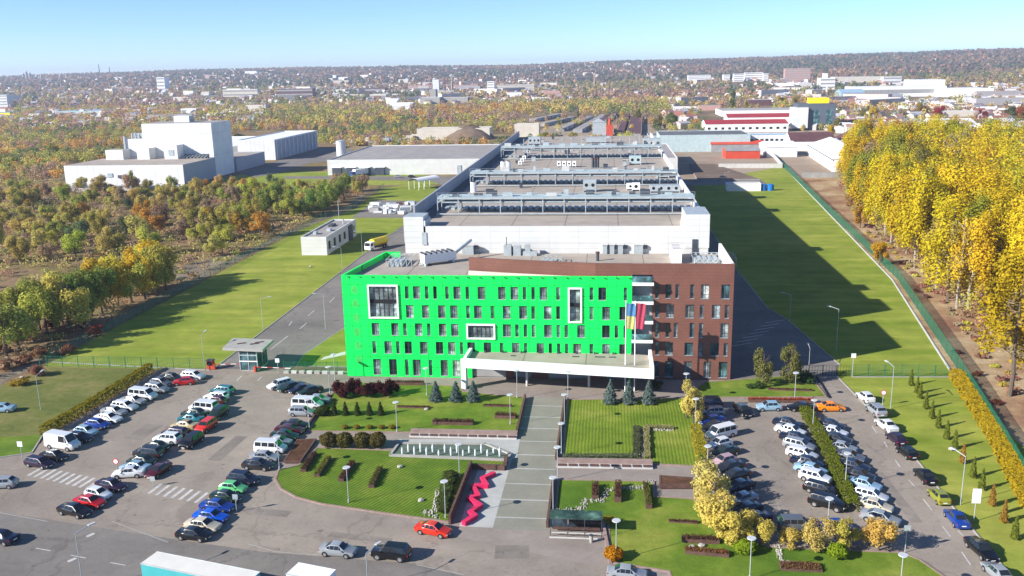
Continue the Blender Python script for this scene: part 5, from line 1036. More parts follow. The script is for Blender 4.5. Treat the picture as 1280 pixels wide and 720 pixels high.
# belts beyond the works
def belt(P, step, hR, cols, n, leaf, px=True):
    ph = [rv.uniform(0, 6.28) for _ in range(8)]; csum = sum(c[1] for c in cols)
    for x, y in scatter(P, step, rv):
        if not vis(x, y, 10, 80): continue
        if -50 < x < 30 and y < 460: continue
        q = PROJ(x, y, float(terr(x, y)))
        if 640 < q[0] < 835 and 143 < q[1] < 166:
            if rv.random() < .8: continue
        elif any(a < q[0] < b and c < q[1] < d for a, b, c, d in KEEP): continue
        if q[0] > 835 and 122 < q[1] < 168 and rv.random() < .45: continue
        h = rv.uniform(*hR); mass_tree(x, y, float(terr(x, y)), h, h*.5, jit(rv.choices([c[0] for c in cols], [c[1]*(.15+max(0, math.sin(x/(step*4.5)+ph[k % 8]*3+k)*math.sin(y/(step*7)+ph[(k+3) % 8]*2+k*1.7))*3.2) for k, c in enumerate(cols)])[0], .08), n, leaf)
KEEP = KEEPX+[(640, 835, 143, 166), (340, 465, 183, 240), (290, 400, 165, 215), (85, 300, 205, 250), (820, 1075, 166, 240), (640, 820, 150, 176), (880, 1000, 140, 200), (500, 640, 168, 182), (1000, 1290, 165, 240), (1070, 1240, 111, 124)]
cols = [((.38, .35, .10), 4), ((.60, .46, .13), 4), ((.58, .32, .08), 2), ((.50, .48, .10), 2), ((.44, .30, .18), 3.4), ((.17, .22, .08), 1.6), ((.46, .29, .21), 2)]
belt([(-640, 470), (-120, 590), (-50, 640), (330, 640), (330, 900), (-50, 900), (-640, 900)], 11, (4.5, 9), cols, 110, .62)
belt([(-1150, 700), (-640, 640), (-640, 900), (500, 900), (330, 640), (600, 640), (900, 1500), (-1150, 1500)], 16, (6, 12), cols, 60, 1.05)
belt([(-560, 600), (-300, 600), (-260, 500), (-330, 440), (-600, 440)], 9, (4, 8), cols, 100, .6)
belt([(-1900, 1500), (1900, 1500), (2300, 2600), (-2300, 2600)], 33, (8, 15), [((.34, .31, .11), 3), ((.54, .42, .15), 3), ((.38, .27, .17), 4), ((.15, .19, .08), 2), ((.44, .28, .19), 3)], 30, 2.3)
flush('far_tree_belt', 'far belt of autumn trees between the works and the town', 'trees')
belt([(-3000, 2600), (3000, 2600), (4400, 5600), (-4400, 5600)], 43, (8, 15), [((.26, .21, .15), 3), ((.20, .19, .12), 3), ((.46, .28, .17), 3.2), ((.15, .18, .10), 2)], 16, 4.6)
flush('hill_forest', 'brown and green forest covering the far hills below the sky', 'forest')
# individually visible trees beyond the works
for (px, py, h, w, c, lab, ck) in ((1092, 152, 2.4, 2.2, GOLD, 'big golden tree right of the two poplars', 'round'), (1080, 152, 2.4, 1.7, OLIVE, 'tall olive poplar of a pair left of the golden one', 'round'), (1150, 146, 2.4, 2.6, (.34, .24, .04), 'big yellow tree beside the red one', 'round'), (1172, 150, 2.2, 2.2, (.36, .04, .05), 'deep red tree behind the white villa', 'round'),
    (1128, 150, 1.8, 1.8, GREY, 'greyish round tree right of the poplars', 'round'), (978, 133, 2.3, 3.2, GOLD, 'wide golden tree group left of the grey block', 'round'), (995, 133, 2.2, 2.6, (.34, .26, .03), 'second golden tree group left of the grey block', 'round'), (1262, 150, 2.2, 2.4, (.13, .15, .04), 'green tree at the right edge above the wood', 'round'), (1275, 150, 2.3, 2.0, (.36, .10, .03), 'orange tree at the right edge above the wood', 'round'),
    (915, 137, 2.5, 1.1, DKG, 'tall narrow dark green poplar behind the red roofs', 'wood'), (932, 136, 1.7, 1.3, GOLD, 'single golden tree behind the red roofs', 'round'), (838, 160, 2.2, 2.6, (.12, .17, .03), 'big green willow at the right end of the garages', 'round'), (822, 162, 2.2, 2.0, (.22, .19, .05), 'yellowish tree left of the green willow', 'round'), (797, 150, 1.9, 1.8, OLIVE, 'olive tree between the garage rows', 'round'),
    (724, 148, 1.4, 1.1, DKG, 'dark green conifer left of the garage rows', 'round'), (1040, 172, 1.6, 1.3, GOLD, 'yellow small tree beside the maroon roofs', 'round'), (1048, 165, 1.9, 1.6, OLIVE, 'olive tree beside the grey block', 'round'), (1228, 152, 1.8, 1.6, RED, 'dark red tree right of the white villa', 'round'), (300, 178, 1.2, 2.0, DKG, 'dark green tree group behind the tall factory', 'round'),
    (680, 178, 1.3, 1.8, LIME, 'yellow-green tree just behind the far roof', 'round'), (717, 178, 1.3, 1.5, LIME, 'second yellow-green tree just behind the far roof', 'round'), (770, 172, 1.2, .8, (.03, .07, .05), 'dark conifer right of the orange chimney', 'round'), (168, 238, 1.6, 1.0, LIME, 'yellow-green young tree before the loading deck', 'round'), (185, 243, 1.2, 1.4, (.3, .26, .08), 'pale yellow tree before the loading deck', 'round'),
    (40, 258, 1.2, 1.6, (.33, .25, .02), 'bright yellow tree at the left below the factory', 'round'), (68, 195, 1.3, 1.6, (.35, .32, .03), 'bright yellow-green tree left of the factory', 'round'), (18, 210, 1.2, 1.4, LIME, 'yellow tree at the far left by the factory', 'round')):
    x, y = G(px, py); plant('single_tree', lab, 'tree', x, y, f'{ck}{rv.randrange(5)}', 'round' if ck == 'round' else 'wood', h if ck == 'round' else 1.2, w, c, .4)
# garden plants
def pl(name, label, cat, px, py, crown, trunk, h, w, col, lift=0, group=None, z=.12): x, y = G(px, py); return plant(name, label, cat, x, y, crown, trunk, h, w, col, lift, group, z)
for i, px in enumerate((545, 570, 592)): pl('blue_spruce', ['blue spruce leftmost of three on the upper left lawn', 'blue spruce in the middle of three on the upper left lawn', 'blue spruce nearest the walk on the upper left lawn'][i], 'tree', px, 502, f'cone{i%2}', 'cone', .82, .92, (.13, .18, .17), .1, 'blue spruces')
for i, (px, py) in enumerate(((763, 505), (786, 505), (811, 505))): pl('blue_spruce', ['blue spruce leftmost of three on the upper right lawn', 'blue spruce behind the flagpoles on the upper right lawn', 'blue spruce rightmost of three on the upper right lawn'][i], 'tree', px, py, f'cone{i%2}', 'cone', .95, .95, (.14, .19, .18), .1, 'blue spruces')
pur = ['leftmost purple plum bush by the green wall', 'second purple plum bush by the green wall', 'third purple plum bush by the green wall', 'fourth purple plum bush by the green wall', 'fifth purple plum bush by the green wall', 'sixth purple plum bush by the green wall', 'rightmost purple plum bush by the green wall']
for i, px in enumerate((421, 433, 446, 457, 468, 479, 489)): pl('plum_bush', pur[i], 'bush', px, 494+(i % 2)*3, f'bush{i%4}', 'bush', 1.15, .95, jit((.075, .022, .022)), .3, 'purple plum bushes')
for i, px in enumerate((403.5, 418, 432, 447, 462, 476)): pl('small_thuja', f"small dark thuja {['first', 'second', 'third', 'fourth', 'fifth', 'sixth'][i]} from the parked cars in the row on the upper left lawn", 'shrub', px, 519.5, 'ball' if i == 0 else 'thuja', 'thuja', .75, 1.15, (.06, .085, .02), 0, 'row of small thujas')
for i, px in enumerate((411, 431, 453, 472)): pl('round_shrub', f"clipped olive ball shrub {['first', 'second', 'third', 'fourth'][i]} from the left behind the fan-shaped lawn", 'shrub', px, 559, 'ball', 'ball', 1.12, 1.2, jit((.13, .11, .03), .1), 0, 'clipped ball shrubs')
for i, px in enumerate((431, 446, 462, 477, 490)): pl('tiny_shrub', f"tiny golden shrub {['first', 'second', 'third', 'fourth', 'fifth'][i]} from the left beside the cross path", 'shrub', px, 536.5, 'ball', 'ball', .3, .5, (.26, .20, .03), 0, 'tiny golden shrubs')
th = [(1138.5, 482), (1146, 492), (1150, 498), (1157, 511), (1164.5, 523), (1172.5, 535), (1183, 549), (1193, 561), (1203, 579), (1216, 597), (1227, 612), (1240, 632), (1254.5, 653), (1268, 674)]
od = ['first', 'second', 'third', 'fourth', 'fifth', 'sixth', 'seventh', 'eighth', 'ninth', 'tenth', 'eleventh', 'twelfth', 'thirteenth', 'last']
for i, (px, py) in enumerate(th): pl('young_thuja', f'slim young thuja, {od[i]} in the line going from the green fence gate towards the camera', 'tree', px, py, 'thuja', 'thuja', .95, .95, (.17, .20, .03) if i not in (8, 11, 12) else (.34, .20, .04), 0, 'line of young thujas')
for (px, py, h, w, c, lab) in ((954, 482, 1.05, .75, (.20, .20, .07), 'birch with thin crown left of the pair by the brown wing'), (987, 480, 1.15, .8, (.19, .19, .06), 'birch with thin crown right of the pair by the brown wing')): pl('young_birch', lab, 'tree', px, py, f'round{rv.randrange(5)}', 'round', h, w, c, .3)
pl('low_pine', 'low dark spreading pine beside the right birch', 'shrub', 1005, 477, 'bush0', 'bush', .9, 1.3, (.045, .09, .03)); pl('low_pine', 'low dark bush at the corner of the brown wing', 'shrub', 946, 485, 'bush1', 'bush', .45, 1.0, (.05, .09, .025))
for i, (px, py, h, w, c, lab) in enumerate(((858, 523, 1.25, .85, (.50, .42, .09), 'pale yellow tree above the first row of cars'), (866, 530, 1.1, .7, (.48, .38, .08), 'slim pale yellow tree beside the hedge'),
    (884, 628, 1.15, 1.05, (.50, .43, .12), 'pale yellow tree at the top of the big clump by the cars'), (893, 648, 1.1, 1.1, (.50, .40, .10), 'pale yellow tree second in the big clump'), (897, 668, 1.1, 1.2, (.52, .41, .08), 'pale yellow tree in the middle of the big clump'), (912, 680, 1.0, 1.0, (.52, .42, .07), 'pale yellow tree at the foot of the big clump'), (927, 676, .8, .85, (.50, .40, .08), 'pale yellow tree right of the big clump'), (950, 682, .85, .85, (.50, .40, .06), 'yellow round tree behind the lamp disc'),
    (985, 685, .72, .72, (.46, .34, .06), 'small yellow tree with visible trunk in the front row'), (1021, 687, .92, .95, (.45, .34, .08), 'tan yellow tree in the front row beside a lamp'), (1059, 688, .92, .95, (.42, .36, .05), 'yellow-green tree in the front row'), (1098, 688, 1.02, 1.05, (.50, .32, .06), 'orange yellow tree rightmost in the front row'))):
    pl('yellow_tree', lab, 'tree', px, py, f'round{i%5}', 'round', h*(.8 if i < 7 else .68), w*(.95 if i < 7 else .82), tuple(min(.72, q_*1.18+.04) for q_ in c), .2)
for i_, (px, py) in enumerate(((556, 640), (557, 629), (559, 618), (561, 608), (563, 600))): pl('olive_shrub', ['lowest dark olive shrub of the clump above the red car', 'second dark olive shrub of the clump above the red car', 'middle dark olive shrub of the clump above the red car', 'fourth dark olive shrub of the clump above the red car', 'topmost dark olive shrub of the clump above the red car'][i_], 'shrub', px, py, 'ball', 'ball', .62, 1.0, jit((.09, .12, .035)), 0, 'olive shrub clump')
pl('round_shrub', 'bright green ball shrub before the front tree row', 'shrub', 1046, 698, 'ball', 'ball', .85, 1.0, (.24, .33, .02)); pl('round_shrub', 'small bright green shrub left of the lamp', 'shrub', 931, 692, 'ball', 'ball', .8, 1.2, (.24, .33, .02)); pl('round_shrub', 'orange ball shrub by the corner of the shelter garden', 'shrub', 767, 700, 'ball', 'ball', .75, 1.0, (.50, .22, .01)); pl('small_shrub', 'dark shrub under the green wall behind the canopy end', 'shrub', 820, 487, 'bush2', 'bush', .8, .8, (.05, .08, .03))
pl('round_shrub', 'yellow round bush by the pale stone left of the fence', 'shrub', 27, 481, 'bush1', 'bush', .7, 1.2, (.34, .24, .03), z=0)
for i, (px, py) in enumerate(((980, 703), (1010, 706), (925, 703))): pass
# ---------------------------------------------------------------- vehicles
K = {  # stations: x, half width, z bottom, belt z, top z, half width at top
 'sedan': ([(2.22, .66, .32, .56, .58, .5), (2.1, .80, .22, .68, .70, .6), (1.05, .87, .2, .88, .94, .70), (.38, .88, .2, .92, 1.40, .57), (-.75, .88, .2, .94, 1.42, .57), (-1.5, .87, .2, .96, 1.02, .66), (-2.12, .82, .24, .92, .97, .66), (-2.25, .74, .32, .80, .82, .58)], 2, 5, .31, 1.36),
 'hatch': ([(1.95, .64, .32, .58, .60, .5), (1.82, .78, .22, .72, .75, .6), (.95, .83, .2, .92, 1.0, .68), (.30, .84, .2, .95, 1.46, .56), (-1.15, .84, .2, .98, 1.45, .56), (-1.75, .82, .22, 1.0, 1.06, .62), (-1.92, .76, .3, .85, .88, .60), (-1.98, .70, .35, .7, .72, .55)], 2, 5, .30, 1.22),
 'wagon': ([(2.2, .66, .32, .56, .58, .5), (2.06, .80, .22, .70, .72, .6), (1.1, .86, .2, .90, .96, .70), (.42, .87, .2, .93, 1.45, .58), (-1.75, .87, .2, .96, 1.46, .58), (-2.12, .84, .22, .98, 1.05, .64), (-2.2, .78, .3, .84, .86, .6), (-2.24, .72, .35, .7, .72, .55)], 2, 5, .31, 1.34),
 'suv': ([(2.2, .70, .40, .74, .78, .55), (2.06, .84, .30, .88, .92, .66), (1.1, .91, .28, 1.06, 1.13, .76), (.5, .92, .28, 1.08, 1.66, .66), (-1.7, .92, .28, 1.12, 1.68, .66), (-2.1, .88, .30, 1.12, 1.22, .70), (-2.2, .82, .38, .95, .98, .68), (-2.24, .76, .42, .8, .82, .6)], 2, 5, .37, 1.33),
 'van': ([(2.4, .74, .36, .78, .80, .6), (2.25, .86, .26, .92, .96, .7), (1.7, .93, .24, 1.08, 1.2, .82), (1.05, .95, .24, 1.12, 1.92, .78), (-2.2, .95, .24, 1.15, 1.94, .80), (-2.38, .93, .26, 1.12, 1.3, .84), (-2.42, .90, .3, .9, .95, .82), (-2.44, .86, .34, .7, .75, .8)], 2, 5, .34, 1.5),
 'bigvan': ([(2.75, .80, .38, .85, .90, .66), (2.6, .92, .28, 1.0, 1.1, .8), (2.0, 1.0, .26, 1.2, 1.35, .9), (1.35, 1.02, .26, 1.25, 2.5, .84), (-2.6, 1.02, .26, 1.3, 2.55, .86), (-2.75, 1.0, .28, 1.3, 2.2, .9), (-2.8, .98, .3, .9, 1.3, .9), (-2.82, .95, .36, .7, .8, .88)], 2, 5, .36, 1.75)}
CARM = {}
def car_meshes(kind):
    st, ic, ib, wr, wb = K[kind]; ir, jr = ic+1, ib-1; mb = MB(); rings = []
    for (x, w, zb, zl, zt, wt) in st: rings.append([(x, -w*.9, zb), (x, -w, zb+.16), (x, -w*1.01, (zb+zl)/2+.05), (x, -w*.965, zl), (x, -wt, zt), (x, 0, zt+.02), (x, wt, zt), (x, w*.965, zl), (x, w*1.01, (zb+zl)/2+.05), (x, w, zb+.16), (x, w*.9, zb)])
    n = len(rings[0]); vs = [p for r in rings for p in r]; fs = []
    for i in range(len(rings)-1):
        for k in range(n): a = i*n+k; b = i*n+(k+1) % n; fs.append((a, b, b+n, a+n))
    fs += [tuple(range(n-1, -1, -1)), tuple((len(rings)-1)*n+k for k in range(n))]
    mb.add(vs, fs, 'car_paint')
    body = mb.mesh('body'); body.polygons.foreach_set('use_smooth', [True]*len(body.polygons))
    bm = bmesh.new(); bm.from_mesh(body); bmesh.ops.recalc_face_normals(bm, faces=bm.faces)
    for e in bm.edges:
        if len(e.link_faces) == 2 and e.calc_face_angle(0) > R_(32): e.smooth = False
    bm.to_mesh(body); bm.free()
    def patch(m, a, b, c, d, u0, u1, v0, v1, off, mat='car_glass'):   # bilinear inset patch
        a, b, c, d = map(Vector, (a, b, c, d)); q = lambda u, v: (a*(1-u)+b*u)*(1-v)+(d*(1-u)+c*u)*v; P = [q(u0, v0), q(u1, v0), q(u1, v1), q(u0, v1)]
        nn = (P[1]-P[0]).cross(P[3]-P[0]).normalized(); ctr = sum(P, Vector())/4
        if nn.dot(ctr-Vector((0, 0, .5))) < 0: nn = -nn
        m.add([p+nn*off for p in P], [(0, 1, 2, 3)], mat)
    g = MB(); r = rings
    for s in (4, 5): patch(g, r[ic][s], r[ic][s+1], r[ir][s+1], r[ir][s], .07 if s == 4 else 0, 1 if s == 4 else .93, .06, .94, .012)
    for s in (4, 5): patch(g, r[jr][s], r[jr][s+1], r[ib][s+1], r[ib][s], .1 if s == 4 else 0, 1 if s == 4 else .9, .08, .85, .012)
    nsp = 2 if kind in ('sedan', 'hatch') else 3
    for s, (lo, hi) in ((1, (3, 4)), (-1, (7, 6))):
        L_ = [r[ir][lo], r[jr][lo], r[jr][hi], r[ir][hi]]
        rng_ = range(nsp) if kind not in ('bigvan',) else range(1)
        for k in rng_: u0, u1 = k/nsp+.02, (k+1)/nsp-.02; patch(g, *L_, u0, u1, .12, .88, .012)
        patch(g, r[ic][lo], r[ir][lo], r[ir][hi], r[ic][hi], .45, .97, .15, .86, .012)
        if kind in ('sedan', 'hatch', 'wagon', 'suv'): patch(g, r[jr][lo], r[ib][lo], r[ib][hi], r[jr][hi], .04, .5, .15, .85, .012)
    glass_ = g.mesh('windows')
    tyre = MB(); tyre.tube((0, -.11, 0), (0, .11, 0), wr, 'rubber', 14); rim = MB(); rim.tube((0, -.125, 0), (0, .125, 0), wr*.62, 'rim_metal', 10)
    trim = MB(); x0, xe = st[0][0], st[-1][0]; w0 = st[1][1]
    for sx in (1, -1):
        for sy in (1, -1): n_ = 12; cx = sx*wb; ww = .885 if kind in ('sedan',) else K[kind][0][3][1]+.006; vs = [(cx+(wr+.06)*math.cos(math.pi*k/n_), sy*(ww+.004), wr+(wr+.06)*math.sin(math.pi*k/n_)) for k in range(n_+1)]+[(cx-(wr+.06), sy*(ww+.004), .2), (cx+(wr+.06), sy*(ww+.004), .2)]; trim.add(vs, [tuple(range(len(vs)))], 'black')
    trim.box(x0-.02, x0+.02, -st[0][1]*.7, st[0][1]*.7, st[0][2]+.02, st[0][2]+.16, 'black'); trim.box(xe-.015, xe+.01, -.26, .26, st[-1][3]-.22, st[-1][3]-.1, 'white_plain')
    trim.box(x0-.01, x0+.03, -.26, .26, st[0][2]+.04, st[0][2]+.14, 'white_plain')
    def lamp(m): q = MB(); q.box(-.05, .05, -.16, .16, -.07, .07, m); return q.mesh('lamp')
    def mirror(): q = MB(); q.box(-.07, .07, -.1, .1, -.06, .06, 'car_paint'); return q.mesh('mirror')
    return dict(body=body, glass=glass_, tyre=tyre.mesh('tyre'), rim=rim.mesh('rim'), trim=trim.mesh('trim'), head=lamp('head_glass'), tail=lamp('tail_red'), mirror=mirror(), st=st, wr=wr, wb=wb)
def car(px, py, az, kind, color, label, group, name='parked_car', cat='car', s=1.0, at=None):
    if kind not in CARM: CARM[kind] = car_meshes(kind)
    m = CARM[kind]; x, y = at if at else G(px, py); rd = random.Random(int(px*7+py*13)); s = s*rd.uniform(.97, 1.04)
    r = root(name if kind in ('sedan', 'hatch', 'wagon', 'suv') else 'parked_van', label, cat if 'van' not in kind else 'van', (x, y, .032), R_(az+rd.uniform(-2, 2)), group, (s*rd.uniform(.96, 1.04), s, s))
    c = lin(color); link('body', m['body'], r, color=c); link('windows', m['glass'], r); link('trim', m['trim'], r); st = m['st']
    hw = st[3][1]
    for sx in (1, -1):
        for sy in (1, -1):
            w = link('wheel', m['tyre'], r, (sx*m['wb'], sy*(hw-.09), m['wr'])); link('rim', m['rim'], w)
    for sy in (1, -1):
        link('headlight', m['head'], r, (st[0][0]-.07, sy*st[1][1]*.74, st[0][3]-.02)); link('taillight', m['tail'], r, (st[-2][0]-.01, sy*st[-2][1]*.86, st[-2][3]-.12)); link('mirror', m['mirror'], r, (st[2][0]-.25, sy*(hw+.06), st[2][3]+.06), color=c)
    return r
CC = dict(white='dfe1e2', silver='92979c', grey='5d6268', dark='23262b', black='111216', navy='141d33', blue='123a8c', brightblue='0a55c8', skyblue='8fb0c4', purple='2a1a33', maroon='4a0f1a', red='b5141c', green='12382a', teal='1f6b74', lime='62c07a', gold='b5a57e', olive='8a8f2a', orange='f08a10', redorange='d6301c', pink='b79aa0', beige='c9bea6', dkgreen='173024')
ORD = ['first', 'second', 'third', 'fourth', 'fifth', 'sixth', 'seventh', 'eighth', 'ninth', 'tenth', 'eleventh', 'twelfth', 'thirteenth', 'fourteenth', 'fifteenth', 'sixteenth', 'seventeenth']
CN = dict(dark='dark grey', skyblue='pale blue', brightblue='bright blue', redorange='bright red', dkgreen='dark green', lime='light green', purple='dark purple')
KN = dict(sedan='saloon car', hatch='hatchback', wagon='estate car', suv='off-road car', van='van', bigvan='panel van')
def row(items, az, phrase, group):
    for i, t in enumerate(items):
        px, py, kind, c = t[:4]; a = t[4] if len(t) > 4 else az; car(px, py, a, kind, CC[c], f'{CN.get(c, c)} {KN[kind]}, {ORD[i]} {phrase}', group)
row([(50, 583, 'wagon', 'purple'), (68.5, 574, 'sedan', 'black'), (79.5, 560, 'bigvan', 'white'), (100, 551.5, 'hatch', 'navy'), (108, 543.5, 'hatch', 'skyblue'), (123, 534.5, 'hatch', 'blue'), (136, 527, 'sedan', 'white'), (143, 518.5, 'sedan', 'silver'), (156.5, 512, 'wagon', 'white'), (167, 504.5, 'sedan', 'silver'), (179.5, 498.5, 'van', 'white'), (196.5, 489.5, 'wagon', 'silver'), (201, 482.5, 'hatch', 'grey'), (215, 475.5, 'sedan', 'dark'), (231, 480.5, 'hatch', 'red', 192), (242, 473.5, 'wagon', 'white')], -13, 'from the front in the golden hedge row', 'cars parked along the golden hedge')
row([(161.5, 595.5, 'sedan', 'white', 192), (170, 588.5, 'sedan', 'skyblue'), (177.5, 581, 'sedan', 'dkgreen'), (186, 571.5, 'suv', 'dark'), (196, 562.5, 'sedan', 'dkgreen'), (210, 553.5, 'suv', 'white'), (219, 545, 'wagon', 'purple'), (231.5, 536, 'sedan', 'gold'), (239, 527.5, 'sedan', 'teal'), (244, 521, 'sedan', 'dkgreen'), (255, 514.5, 'van', 'white', 170), (270, 505, 'hatch', 'maroon'), (270.5, 499.5, 'wagon', 'white'), (278, 492, 'wagon', 'teal')], 170, 'from the front in the left lot middle row', 'cars in the middle row of the left lot')
row([(198.5, 592.5, 'sedan', 'maroon', -99), (240, 556.5, 'suv', 'black', -99), (258, 537.5, 'suv', 'redorange', -99), (273, 521.5, 'suv', 'dkgreen', -99)], 0, 'from the front of four crosswise behind the middle row', 'cars standing crosswise behind the middle row')
row([(94, 643, 'sedan', 'black'), (113, 632, 'sedan', 'red'), (123.5, 622.5, 'hatch', 'white'), (139.5, 611, 'sedan', 'purple')], -17, 'of four standing together below the zebra crossing', 'cars below the zebra crossing')
row([(243, 673, 'sedan', 'black'), (254, 662, 'sedan', 'beige'), (264, 650.5, 'sedan', 'brightblue'), (272, 637.5, 'sedan', 'blue'), (283, 625.5, 'sedan', 'dkgreen'), (292, 614.5, 'hatch', 'lime'), (305, 604, 'suv', 'navy')], -9, 'from the front in the short row right of the zebra', 'cars right of the zebra crossing')
row([(323, 585.5, 'sedan', 'dark'), (331, 575.5, 'sedan', 'silver'), (339, 565, 'van', 'white'), (348, 556, 'sedan', 'silver'), (356, 548.5, 'sedan', 'dkgreen'), (362.5, 541.5, 'sedan', 'maroon'), (369, 535, 'sedan', 'black')], -4, 'from the front in the row beside the brown bed', 'cars beside the brown flower bed')
row([(378, 519, 'wagon', 'silver', -1), (385, 510.5, 'van', 'white', -1), (397.5, 503.5, 'sedan', 'silver', -1), (388, 492, 'sedan', 'dkgreen'), (376, 490, 'sedan', 'navy'), (363.5, 487.5, 'sedan', 'dkgreen'), (350, 484.5, 'wagon', 'white')], 226, 'from the front in the group by the purple bushes', 'cars left of the purple bushes')  # dark green saloons here carry the green front's reflection as body colour
row([(885, 508, 'suv', 'navy', 184), (889, 519, 'wagon', 'silver', 188), (889, 529.5, 'sedan', 'blue', 205), (892, 538, 'sedan', 'dark', 214), (901, 546.5, 'van', 'white'), (899.5, 559, 'hatch', 'white'), (907, 569, 'sedan', 'dkgreen'), (905, 581, 'hatch', 'pink'), (912, 588.5, 'sedan', 'dark'), (919, 599, 'sedan', 'dark'), (923.5, 612.5, 'sedan', 'navy'), (928, 628.5, 'sedan', 'silver'), (932, 641.5, 'sedan', 'navy'), (944, 654, 'sedan', 'purple')], 212, 'from the building in the right lot first row', 'cars in the first row of the right lot')
row([(929, 517, 'sedan', 'black', -70), (961, 512.5, 'hatch', 'skyblue', 183), (1001, 513, 'sedan', 'black', 182), (1038.5, 513, 'sedan', 'orange', 2)], 0, 'from the left of four across the right lot top', 'cars across the top of the right lot')
row([(984.5, 533.5, 'sedan', 'navy'), (988, 542.5, 'sedan', 'white'), (994, 552, 'sedan', 'navy'), (999, 561, 'wagon', 'silver'), (1002.5, 572, 'wagon', 'white'), (1009.5, 583, 'sedan', 'navy'), (1013.5, 591.5, 'sedan', 'skyblue'), (1019, 602, 'suv', 'white'), (1026.5, 616.5, 'wagon', 'black'), (1034, 634, 'suv', 'black')], -31, 'from the building, left of the dividing hedge', 'cars left of the dividing hedge')
row([(1037, 535.5, 'sedan', 'navy'), (1041, 544, 'sedan', 'white'), (1044, 553, 'sedan', 'dark'), (1052, 563.5, 'sedan', 'silver'), (1060.5, 575, 'sedan', 'grey'), (1066, 587, 'sedan', 'navy'), (1073.5, 598.5, 'sedan', 'dark'), (1080, 610, 'sedan', 'skyblue'), (1088, 624, 'wagon', 'white'), (1092.5, 637, 'sedan', 'beige'), (1100, 652.5, 'sedan', 'silver')], -29, 'from the building, right of the dividing hedge', 'cars right of the dividing hedge')
row([(1081.5, 500.5, 'hatch', 'white'), (1094.5, 517.5, 'suv', 'silver'), (1107.5, 536, 'sedan', 'white'), (1119.5, 552.5, 'hatch', 'purple'), (1133.5, 570, 'hatch', 'black'), (1156, 600, 'sedan', 'black', 97), (1173, 625.5, 'hatch', 'olive', 94), (1195, 653, 'sedan', 'blue', 94), (1226, 692, 'sedan', 'black', 280), (1247, 722, 'sedan', 'silver', 100)], 101, 'from the green fence along the right-hand drive', 'cars along the right-hand drive')
row([(996, 662, 'suv', 'grey', 5), (1046, 664, 'hatch', 'blue', 5)], 0, 'of two half hidden behind the yellow tree row', 'cars behind the yellow tree row')
car(423, 693, -6, 'sedan', CC['silver'], 'silver saloon car with sunroof driving across the front plaza', None, 'moving_car'); car(489, 697, 173, 'suv', CC['black'], 'black off-road car facing the silver saloon on the plaza', None, 'moving_car')
car(542, 667, -17, 'sedan', CC['redorange'], 'bright red old saloon car at the corner of the fan-shaped lawn', None); car(784, 722, -6, 'sedan', CC['silver'], 'silver blue saloon car at the bottom edge below the shelter garden', None)
car(4, 609, 190, 'hatch', CC['silver'], 'silver car at the left edge near the zebra crossing', None); car(1, 677, 170, 'sedan', CC['navy'], 'dark blue car at the left edge on the main road', None); car(2, 514.5, 190, 'sedan', CC['skyblue'], 'pale car parked on the dry grass at the left edge', None)
# trucks
def truck(label, x, y, az, L, W, Hh, body, top, cab=None, z0=1.1, name='box_truck', cat='truck', tank=False):
    r = root(name, label, cat, (x, y, .03), R_(az))
    if tank:
        mb = MB(); mb.tube((-L/2, 0, z0+Hh/2), (L/2, 0, z0+Hh/2), Hh/2, body, 16); mb.build('tank', r, (0, 0, 0))
    else:
        MB().box(-L/2, L/2, -W/2, W/2, z0, z0+Hh, body, top).build('cargo_box', r, (0, 0, 0))
        MB().box(-L/2-.04, L/2+.04, -W/2-.04, -W/2, z0+Hh-.12, z0+Hh+.04, 'steel').box(-L/2-.04, L/2+.04, W/2, W/2+.04, z0+Hh-.12, z0+Hh+.04, 'steel').build('roof_edge', r, (0, 0, 0))
    MB().box(-L/2, L/2+2, -.5, .5, .6, z0-.003, 'steel_dark').build('chassis', r, (0, 0, 0))
    for x_ in [-L/2+1, -L/2+2.3, L/2+1.3]+([0] if L > 9 else []):
        for s in (1, -1): w = MB().tube((x_, s*(W/2-.35), .5), (x_, s*(W/2-.02), .5), .5, 'rubber', 14).build('wheel', r, (0, 0, 0)); MB().tube((x_, s*(W/2-.01), .5), (x_, s*(W/2), .5), .28, 'rim_metal', 10).build('rim', w, (0, 0, 0))
    if cab:
        c = MB(); c.add([(L/2+.3, -W/2+.05, .5), (L/2+2.3, -W/2+.1, .5), (L/2+2.35, -W/2+.1, 1.6), (L/2+2.0, -W/2+.18, 2.8), (L/2+.3, -W/2+.12, 2.95), (L/2+.3, W/2-.05, .5), (L/2+2.3, W/2-.1, .5), (L/2+2.35, W/2-.1, 1.6), (L/2+2.0, W/2-.18, 2.8), (L/2+.3, W/2-.12, 2.95)], [(0, 1, 2, 3, 4), (9, 8, 7, 6, 5), (1, 6, 7, 2), (2, 7, 8, 3), (3, 8, 9, 4), (4, 9, 5, 0)], cab).build('cab', r, (0, 0, 0))
        MB().add([(L/2+2.345, -W/2+.2, 1.66), (L/2+2.345, W/2-.2, 1.66), (L/2+2.05, W/2-.28, 2.7), (L/2+2.05, -W/2+.28, 2.7)], [(0, 1, 2, 3)], 'car_glass').build('windscreen', r, (0, 0, 0))
        for s in (1, -1): MB().box(L/2+.8, L/2+1.8, s*(W/2-.08)-.02, s*(W/2-.08)+.02, 1.7, 2.5, 'car_glass').build('side_window', r, (0, 0, 0)); MB().box(L/2+2.33, L/2+2.38, s*.8-.15, s*.8+.15, .8, 1.0, 'head_glass').build('headlight', r, (0, 0, 0))
    return r
A = np.array(G(197, 690, 4.0)); B = np.array(G(318, 714, 4.0)); dd = (B-A)/np.linalg.norm(B-A); nn = np.array([dd[1], -dd[0]]); ctr = A+dd*6.6+nn*1.25
